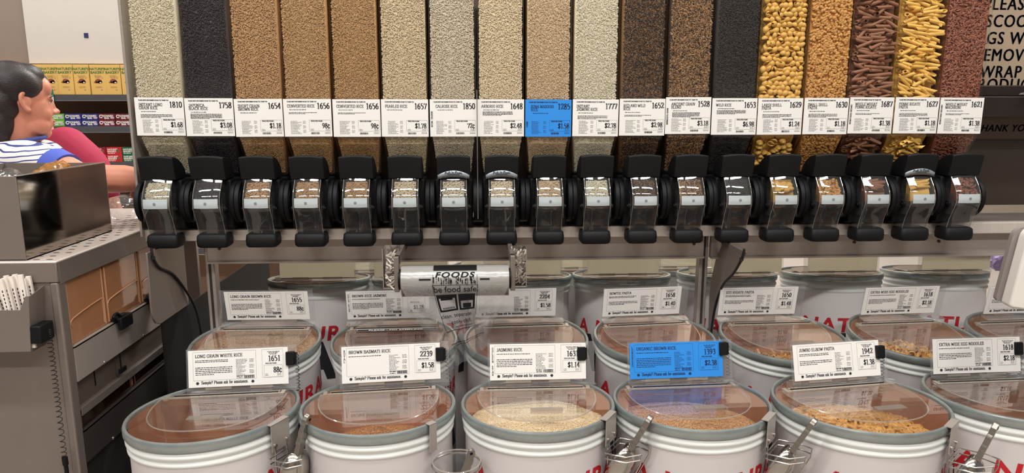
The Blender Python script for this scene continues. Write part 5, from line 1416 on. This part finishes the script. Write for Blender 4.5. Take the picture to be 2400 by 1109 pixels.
tr_.ell((-1.67, 2.74, .98), (.15, .2, .11), None, 20, 14)
remesh_obj(tr_, 'trousers', mat('dark_denim', lin(40, 44, 60), .8, var=.15), per, .01, 4)
for y in (2.66, 2.82): MB().ell((-1.64, y, .035), (.13, .048, .035), None, 16, 10).build('shoe', mat('dark_shoe', lin(30, 30, 34), .5), per, world=True)

p2 = thing('person', 'person in a plain pinkish red top, mostly hidden behind the striped shirt', 'person', (-1.86, 3.2, 0))
mb = MB(); H2 = Matrix.Translation((-1.90, 3.18, 1.585)) @ Matrix.Rotation(R(100), 4, 'Z')
head_shapes(mb, H2)
for s in (-1, 1): ear(mb, H2, s)
limb(mb, [(-1.90, 3.19, 1.5), (-1.89, 3.2, 1.40)], [.055, .065]); mb.ell((-1.86, 3.2, 1.16), (.17, .12, .26), None, 22, 14)
limb(mb, [(-1.735, 3.17, 1.36), (-1.62, 3.12, 1.24), (-1.57, 3.10, 1.10)], [.065, .05, .042]); limb(mb, [(-1.57, 3.10, 1.10), (-1.52, 3.2, 1.0), (-1.50, 3.32, 1.0)], [.042, .036, .028])
limb(mb, [(-2.02, 3.2, 1.36), (-2.09, 3.22, 1.2), (-2.10, 3.24, 1.06)], [.065, .05, .042]); limb(mb, [(-2.10, 3.24, 1.06), (-2.05, 3.34, 1.0), (-2.0, 3.42, 1.0)], [.042, .036, .028])
for x in (-1.94, -1.80): limb(mb, [(x, 3.2, .95), (x, 3.2, .5), (x, 3.2, .06)], [.09, .065, .05])
hand_shapes(mb, Matrix.Translation((-1.50, 3.32, 1.0)) @ Matrix.Rotation(R(80), 4, 'Z'), -1); hand_shapes(mb, Matrix.Translation((-2.0, 3.42, 1.0)) @ Matrix.Rotation(R(75), 4, 'Z'), 1)
remesh_obj(mb, 'body', SKIN2, p2, .006, 4)
mb = MB(); i0 = 0
mb.ell((-.022, 0, .045), (.1, .083, .09), None, 22, 14); mb.ell((-.06, 0, -.02), (.055, .07, .08), None, 20, 14); mb.xf(H2)
remesh_obj(mb, 'hair', mat('brown_hair', lin(58, 42, 34), .5, 0, var=.3, scale=50, bump=.6, bscale=150), p2, .007, 4)
mb = MB(); mb.ell((-1.86, 3.2, 1.16), (.195, .145, .27), None, 26, 16); mb.ell((-1.86, 3.18, 1.355), (.165, .12, .085), None, 24, 14)
limb(mb, [(-1.77, 3.17, 1.368), (-1.665, 3.13, 1.30), (-1.60, 3.11, 1.19)], [.095, .080, .064]); limb(mb, [(-1.97, 3.2, 1.365), (-2.06, 3.22, 1.26), (-2.09, 3.23, 1.15)], [.09, .075, .064]); mb.ell((-1.87, 3.2, .98), (.17, .15, .12), None, 22, 12)
remesh_obj(mb, 'top', mat('pink_red_jersey', lin(160, 36, 66), .85, 0, var=.08, scale=14, bump=.1, bscale=60), p2, .007, 8)
mb = MB()
for x in (-1.94, -1.80): limb(mb, [(x, 3.2, .97), (x, 3.2, .5), (x, 3.2, .10)], [.105, .08, .065])
mb.ell((-1.87, 3.2, .95), (.16, .14, .11), None, 20, 12); remesh_obj(mb, 'trousers', MATS['dark_denim'], p2, .012, 4)
for x in (-1.94, -1.80): MB().ell((x, 3.25, .035), (.048, .13, .035), None, 16, 10).build('shoe', MATS['dark_shoe'], p2, world=True)

# ------------------------------------------------------------------ snack shelves across the aisle
sh = thing('snack_shelf', 'shelving unit with a white header panel across the aisle', 'shelf', (-2.6, 4.9, 0))
W = dict(parent=sh, world=True)
SX0, SX1 = -4.2, -1.2
MB().box(SX0, SX1, 5.14, 5.18, 0, 1.86).build('back_board', mat('tan_back_board', lin(158, 126, 100), .7, 0, var=.1, scale=8), **W)
hp = MB().box(-2.885, SX1, 4.86, 5.0, 1.822, 2.75).build('header_panel', mat('white_header', lin(206, 197, 188), .5, 0, var=.02), **W)
MB().box(-2.520, -2.494, 4.856, 4.861, 1.985, 2.015).build('blue_mark', mat('navy_mark', lin(44, 44, 92), .5), hp, world=True)
MB().box(SX0, -2.890, 4.88, 5.0, 1.822, 2.75).build('header_end', mat('grey_header_end', lin(140, 124, 112), .6), **W)
SHB = mat('shelf_board', lin(120, 100, 84), .6, 0, var=.08); LIP = mat('grey_price_rail', lin(84, 84, 88), .4, .2, var=.06)
for z in (1.625, 1.422, 1.188, .95, .6):
    MB().box(SX0, SX1, 4.80, 5.14, z - .022, z - .002).build('shelf_board', SHB, **W)
    lo = MB().box(SX0, SX1, 4.778, 4.80, z - .044, z - .003).build('price_rail', LIP, **W)
    MB().box(SX0, SX1, 4.776, 4.779, z - .043, z - .038).build('rail_edge', STEEL_B, lo, world=True)
tk = thing('price_tag', 'small green price tag on the shelf rail beside the face', 'tag', (-2.70, 4.77, 1.59))
MB().box(-2.745, -2.705, 4.768, 4.772, 1.575, 1.655).build('tag_face', mat('green_tag', lin(30, 120, 84), .5), tk, world=True)
MB().box(-2.712, -2.706, 4.766, 4.7685, 1.58, 1.61).build('tag_strip', CARD, tk, world=True)
def pack(x, y, z, w, d, h, m, name, label, group, print_fn, cat='box'):
    o = thing(name, label, cat, (x, y + d / 2, z), 0, group)
    MB().box(x - w / 2, x + w / 2, y, y + d, z, z + h).build('carton', m, o, bevel=.0015, world=True)
    print_fn(o, plane((x - w / 2, y - .0003, z), (1, 0, 0), (0, 0, 1), .0005), w, h)
    return o
YEL = mat('yellow_carton', lin(222, 180, 100), .5, 0, var=.06, scale=9)
GRN = mat('green_print', lin(60, 112, 52), .6); BRN = mat('brown_cookie', lin(140, 76, 54), .6, 0, var=.35, scale=90); TAN = mat('tan_print', lin(176, 132, 72), .6); PALE = mat('pale_print', lin(240, 232, 220), .6); PINKP = mat('pink_label', lin(206, 176, 206), .6)
def yellow_print(o, fn, w, h):
    a = MB(); sans(a, "NATURE'S", w * .5, h * .815, .0150, fn, 'CENTER', .03, sx=1.0); sans(a, 'BAKERY', w * .5, h * .70, .0150, fn, 'CENTER', .03, sx=1.12); a.build('lettering', GRN, o, world=True, ang=180)
    a = MB(); rg = random.Random(int(fn(0, 0)[0] * -1000))
    for i, y in enumerate((.62, .585, .55)): greek(a, rg, w * (.28 + .03 * i), w * (.74 - .03 * i), h * y, .004, fn)
    for i in range(2): greek(a, rg, w * .3, w * .72, h * (.26 - .03 * i), .003, fn)
    frame2d(a, w * .74, w * .83, h * .53, h * .59, .0014, fn); a.build('fine_print', TAN, o, world=True, ang=180)
    a = MB(); a.disc((w * .52, h * .45), w * .22, 20, h * .075, fn); a.disc((w * .34, h * .41), w * .13, 16, h * .03, fn); a.disc((w * .62, h * .42), w * .16, 16, h * .05, fn); a.build('cookie_picture', BRN, o, world=True, ang=180)
    f2 = lambda x, y: tuple(Vector(fn(x, y)) + Vector((0, -.0004, 0)))
    a = MB(); a.disc((w * .64, h * .405), w * .055, 14, h * .02, f2); a.build('cream_picture', PALE, o, world=True, ang=180)
    a = MB(); rect(a, w * .62, w * .72, h * .145, h * .165, fn); a.build('blue_flag', mat('flag_print', lin(90, 110, 160), .6), o, world=True, ang=180)
ORD = ('nearest the bins', 'second from the bins', 'third from the bins', 'fourth from the bins', 'fifth from the bins', 'sixth from the bins', 'seventh from the bins', 'eighth from the bins', 'ninth from the bins', 'tenth from the bins')
for i in range(10):
    ry = random.Random(i); pack(-2.245 - i * .0985 + ry.uniform(-.002, .002), 4.805 + ry.uniform(0, .012), 1.6235, .0965, .05, .191 - (i > 6) * .004, YEL, 'snack_carton', 'tall yellow snack carton on the top shelf, ' + ORD[i], 'yellow cartons on the top shelf', yellow_print)
def orchard_print(o, fn, w, h):
    a = MB(); sans(a, 'O', w * .05, h * .32, h * .50, fn, 'LEFT', .05, sx=1.0); sans(a, 'RCHARD', w * .235, h * .50, h * .30, fn, 'LEFT', .05, sx=1.02); sans(a, 'BAR', w * .36, h * .16, h * .27, fn, 'LEFT', .05, sx=1.05); a.build('lettering', PALE, o, world=True, ang=180)
    a = MB(); a.disc((w * .84, h * .34), w * .13, 18, h * .17, fn); a.build('oval_label', PINKP, o, world=True, ang=180)
LIME = mat('lime_carton', lin(112, 190, 60), .45, 0, var=.06); NAVY = mat('navy_carton', lin(44, 52, 124), .45, 0, var=.08); MARO = mat('maroon_carton', lin(112, 28, 44), .45, 0, var=.08)
for r_ in range(2):
    for i, (m, c) in enumerate(((MARO, 'maroon'), (MARO, 'maroon'), (NAVY, 'navy blue'), (NAVY, 'navy blue'), (LIME, 'lime green'))):
        nth = ('nearest the bins', 'second from the bins')[i % 2] if i < 4 else 'beside the face'
        if 2 <= i < 4: nth = ('beside the maroon cartons', 'beside the lime cartons')[i - 2]
        pack(-2.300 - i * .1075, 4.806 + (.004 if r_ else 0), 1.4205 + r_ * .0405, .1045, .06, .0395, m, 'bar_carton', f"{c} bar carton on the middle shelf, {('lower', 'upper')[r_]} layer, {nth}", 'bar cartons on the middle shelf', orchard_print)
def bakery_print(o, fn, w, h):
    a = MB(); sans(a, "NATURE'S", w * .08, h * .60, h * .22, fn, 'LEFT', .04, sx=.95); sans(a, 'BAKERY', w * .08, h * .32, h * .22, fn, 'LEFT', .04, sx=1.05); a.build('lettering', PALE, o, world=True, ang=180)
    a = MB(); a.disc((w * .78, h * .5), w * .13, 16, h * .22, fn); a.build('bar_picture', BRN, o, world=True, ang=180)
    a = MB(); rg = random.Random(5); greek(a, rg, w * .1, w * .55, h * .12, h * .09, fn); a.build('fine_print', PALE, o, world=True, ang=180)
DGRN = mat('dark_green_carton', lin(22, 104, 70), .45, 0, var=.08); REDC = mat('red_carton', lin(206, 36, 40), .45, 0, var=.06); CRIM = mat('crimson_carton', lin(140, 20, 48), .45, 0, var=.08)
for r_ in range(2):
    for i, (m, c, nth) in enumerate(((DGRN, 'dark green', 'nearest the bins'), (DGRN, 'dark green', 'beside the red cartons'), (REDC, 'bright red', 'beside the green cartons'), (CRIM if r_ else REDC, 'crimson' if r_ else 'bright red', 'farthest from the bins'))):
        pack(-2.178 - i * .1015, 4.806, 1.1865 + r_ * .0485, .0985, .06, .0475, m, 'snack_box', f"{c} snack box on the lower shelf, {('lower', 'upper')[r_]} layer, {nth}", 'snack boxes on the lower shelf', bakery_print)

# ------------------------------------------------------------------ the right-hand end
ct = thing('steel_cabinet', 'stainless steel cabinet with a notice board beside the last bin', 'cabinet', (2.2, 2.7, 0))
W = dict(parent=ct, world=True)
MB().box(1.755, 3.0, 2.66, 2.70, 1.165, 2.5).build('back_plate', mat('dark_brown_steel', lin(98, 86, 78), .34, .75, var=.14, scale=3, rvar=.08), **W)
MB().box(1.755, 3.0, 2.54, 2.66, 1.585, 1.625).build('ledge', mat('ledge_steel', lin(58, 50, 47), .4, .5), bevel=.004, **W)
MB().box(1.755, 3.0, 2.50, 2.56, 1.51, 1.585).build('ledge_front', MATS['ledge_steel'], bevel=.004, **W)
MB().box(1.755, 3.0, 2.62, 2.66, 1.425, 1.51).build('lower_plate', mat('plain_brown_steel', lin(112, 96, 86), .4, .6, var=.06), **W)
MB().box(1.755, 3.0, 2.618, 2.66, 1.415, 1.425).build('seam', MATS['ledge_steel'], **W)
sg = MB().box(1.80, 2.62, 2.645, 2.655, 1.626, 2.12).build('notice_board', mat('brushed_notice_board', lin(196, 174, 148), .4, .35, var=.06, scale=9), **W)
a = MB(); fs = plane((1.842, 2.6445, 1.617), (1, 0, 0), (0, 0, 1), .0005)
for s_, x, z in (('PLEASE', .06, .2835), ('SCOOP', .075, .2215), ('BAGS WITH', .012, .1595), ('REMOVE', .045, .0975), ('WRAP', .075, .0355), ('PRODUCT', .04, -.012)):
    for q in (-.0016, 0, .0016): sans(a, s_, x + q, z + .004, .044, fs, 'LEFT', 0, sx=.84, shear=.04, space=1.14)
a.build('lettering', DARK_INK, sg, world=True, ang=180)
a = MB()
for q in (-.0008, 0, .0008): sans(a, 'THANK YOU', .045 + q, 0, .026, plane((1.86, 2.6195, 1.4545), (1, 0, 0), (0, 0, 1), .0005), 'LEFT', 0, sx=.95, shear=.25, space=1.1)
a.build('lettering', DARK_INK, ct, world=True, ang=180)
tie = thing('hanging_bag', 'crinkled clear bag hanging on a curved wire before the notice board', 'bag', (2.02, 2.44, 1.62))
MB().tube(_s3([(2.02, 2.46, 1.66), (1.995, 2.45, 1.70), (1.985, 2.44, 1.78), (2.01, 2.44, 1.9), (2.06, 2.44, 2.2)], 6), .004, 8).build('wire', mat('pale_wire', lin(206, 200, 176), .3, .5), tie, world=True)
mb = MB(); rg = random.Random(3); vs = []; nu, nv = 20, 12
for j in range(nv + 1):
    for i in range(nu):
        a_ = 2 * math.pi * i / nu; t_ = j / nv; r_ = .006 + .075 * t_ ** 1.2; q = 1 + .25 * math.sin(a_ * 5 + t_ * 4) * t_ + rg.uniform(-.06, .06)
        vs.append((2.025 + r_ * q * math.cos(a_), 2.455 + r_ * .45 * q * math.sin(a_), 1.665 - .075 * t_))
mb.loft([vs[j * nu:(j + 1) * nu] for j in range(nv + 1)], True); mb.build('film', FILM, tie, world=True, ang=25)
wh = thing('plastic_holder', 'white rounded plastic holder standing out at the right edge', 'holder', (1.36, 1.6, 1.05))
mb = MB()
def rounded(x0, x1, z0, z1, rs, n=6):
    pts = []
    for cx, cz, a0, r in ((x0, z0, 180, rs[0]), (x1, z0, 270, rs[1]), (x1, z1, 0, rs[2]), (x0, z1, 90, rs[3])):
        sx = 1 if cx == x0 else -1; sz = 1 if cz == z0 else -1
        for i in range(n + 1):
            a_ = R(a0 + 90 * i / n); pts.append((cx + sx * r + r * math.cos(a_), cz + sz * r + r * math.sin(a_)))
    return pts
MH = Matrix.Translation((1.322, 1.60, 1.06)) @ Matrix.Rotation(R(-12), 4, 'Z') @ Matrix.Rotation(R(7), 4, 'Y') @ Matrix.Rotation(R(0), 4, 'X')
mb.prism([(x, 0, z) for x, z in rounded(-.015, .16, 0, .205, (.010, .02, .03, .03))], (0, .045, 0)); mb.xf(MH)
mb.build('shell', mat('white_holder', lin(226, 220, 212), .4, 0, var=.03), wh, bevel=.006, seg=3, world=True)
MB().prism([(x, .045, z) for x, z in rounded(-.026, .15, .004, .20, (.010, .02, .03, .03))], (0, .016, 0)).xf(MH).build('back_frame', mat('grey_frame', lin(136, 128, 124), .5), wh, world=True)
MB().tube([(1.432, 1.668, 1.13), (1.968, 2.298, 1.085)], .008, 12).build('arm', STEEL_D, wh, world=True)
crumple('flower_wrap', 'small purple and white wrapped bunch seen under the beam at the right', (2.56, 3.24, .80), .07, mat('purple_wrap', lin(178, 156, 206), .5, 0, var=.35, scale=26), 5, 'package')
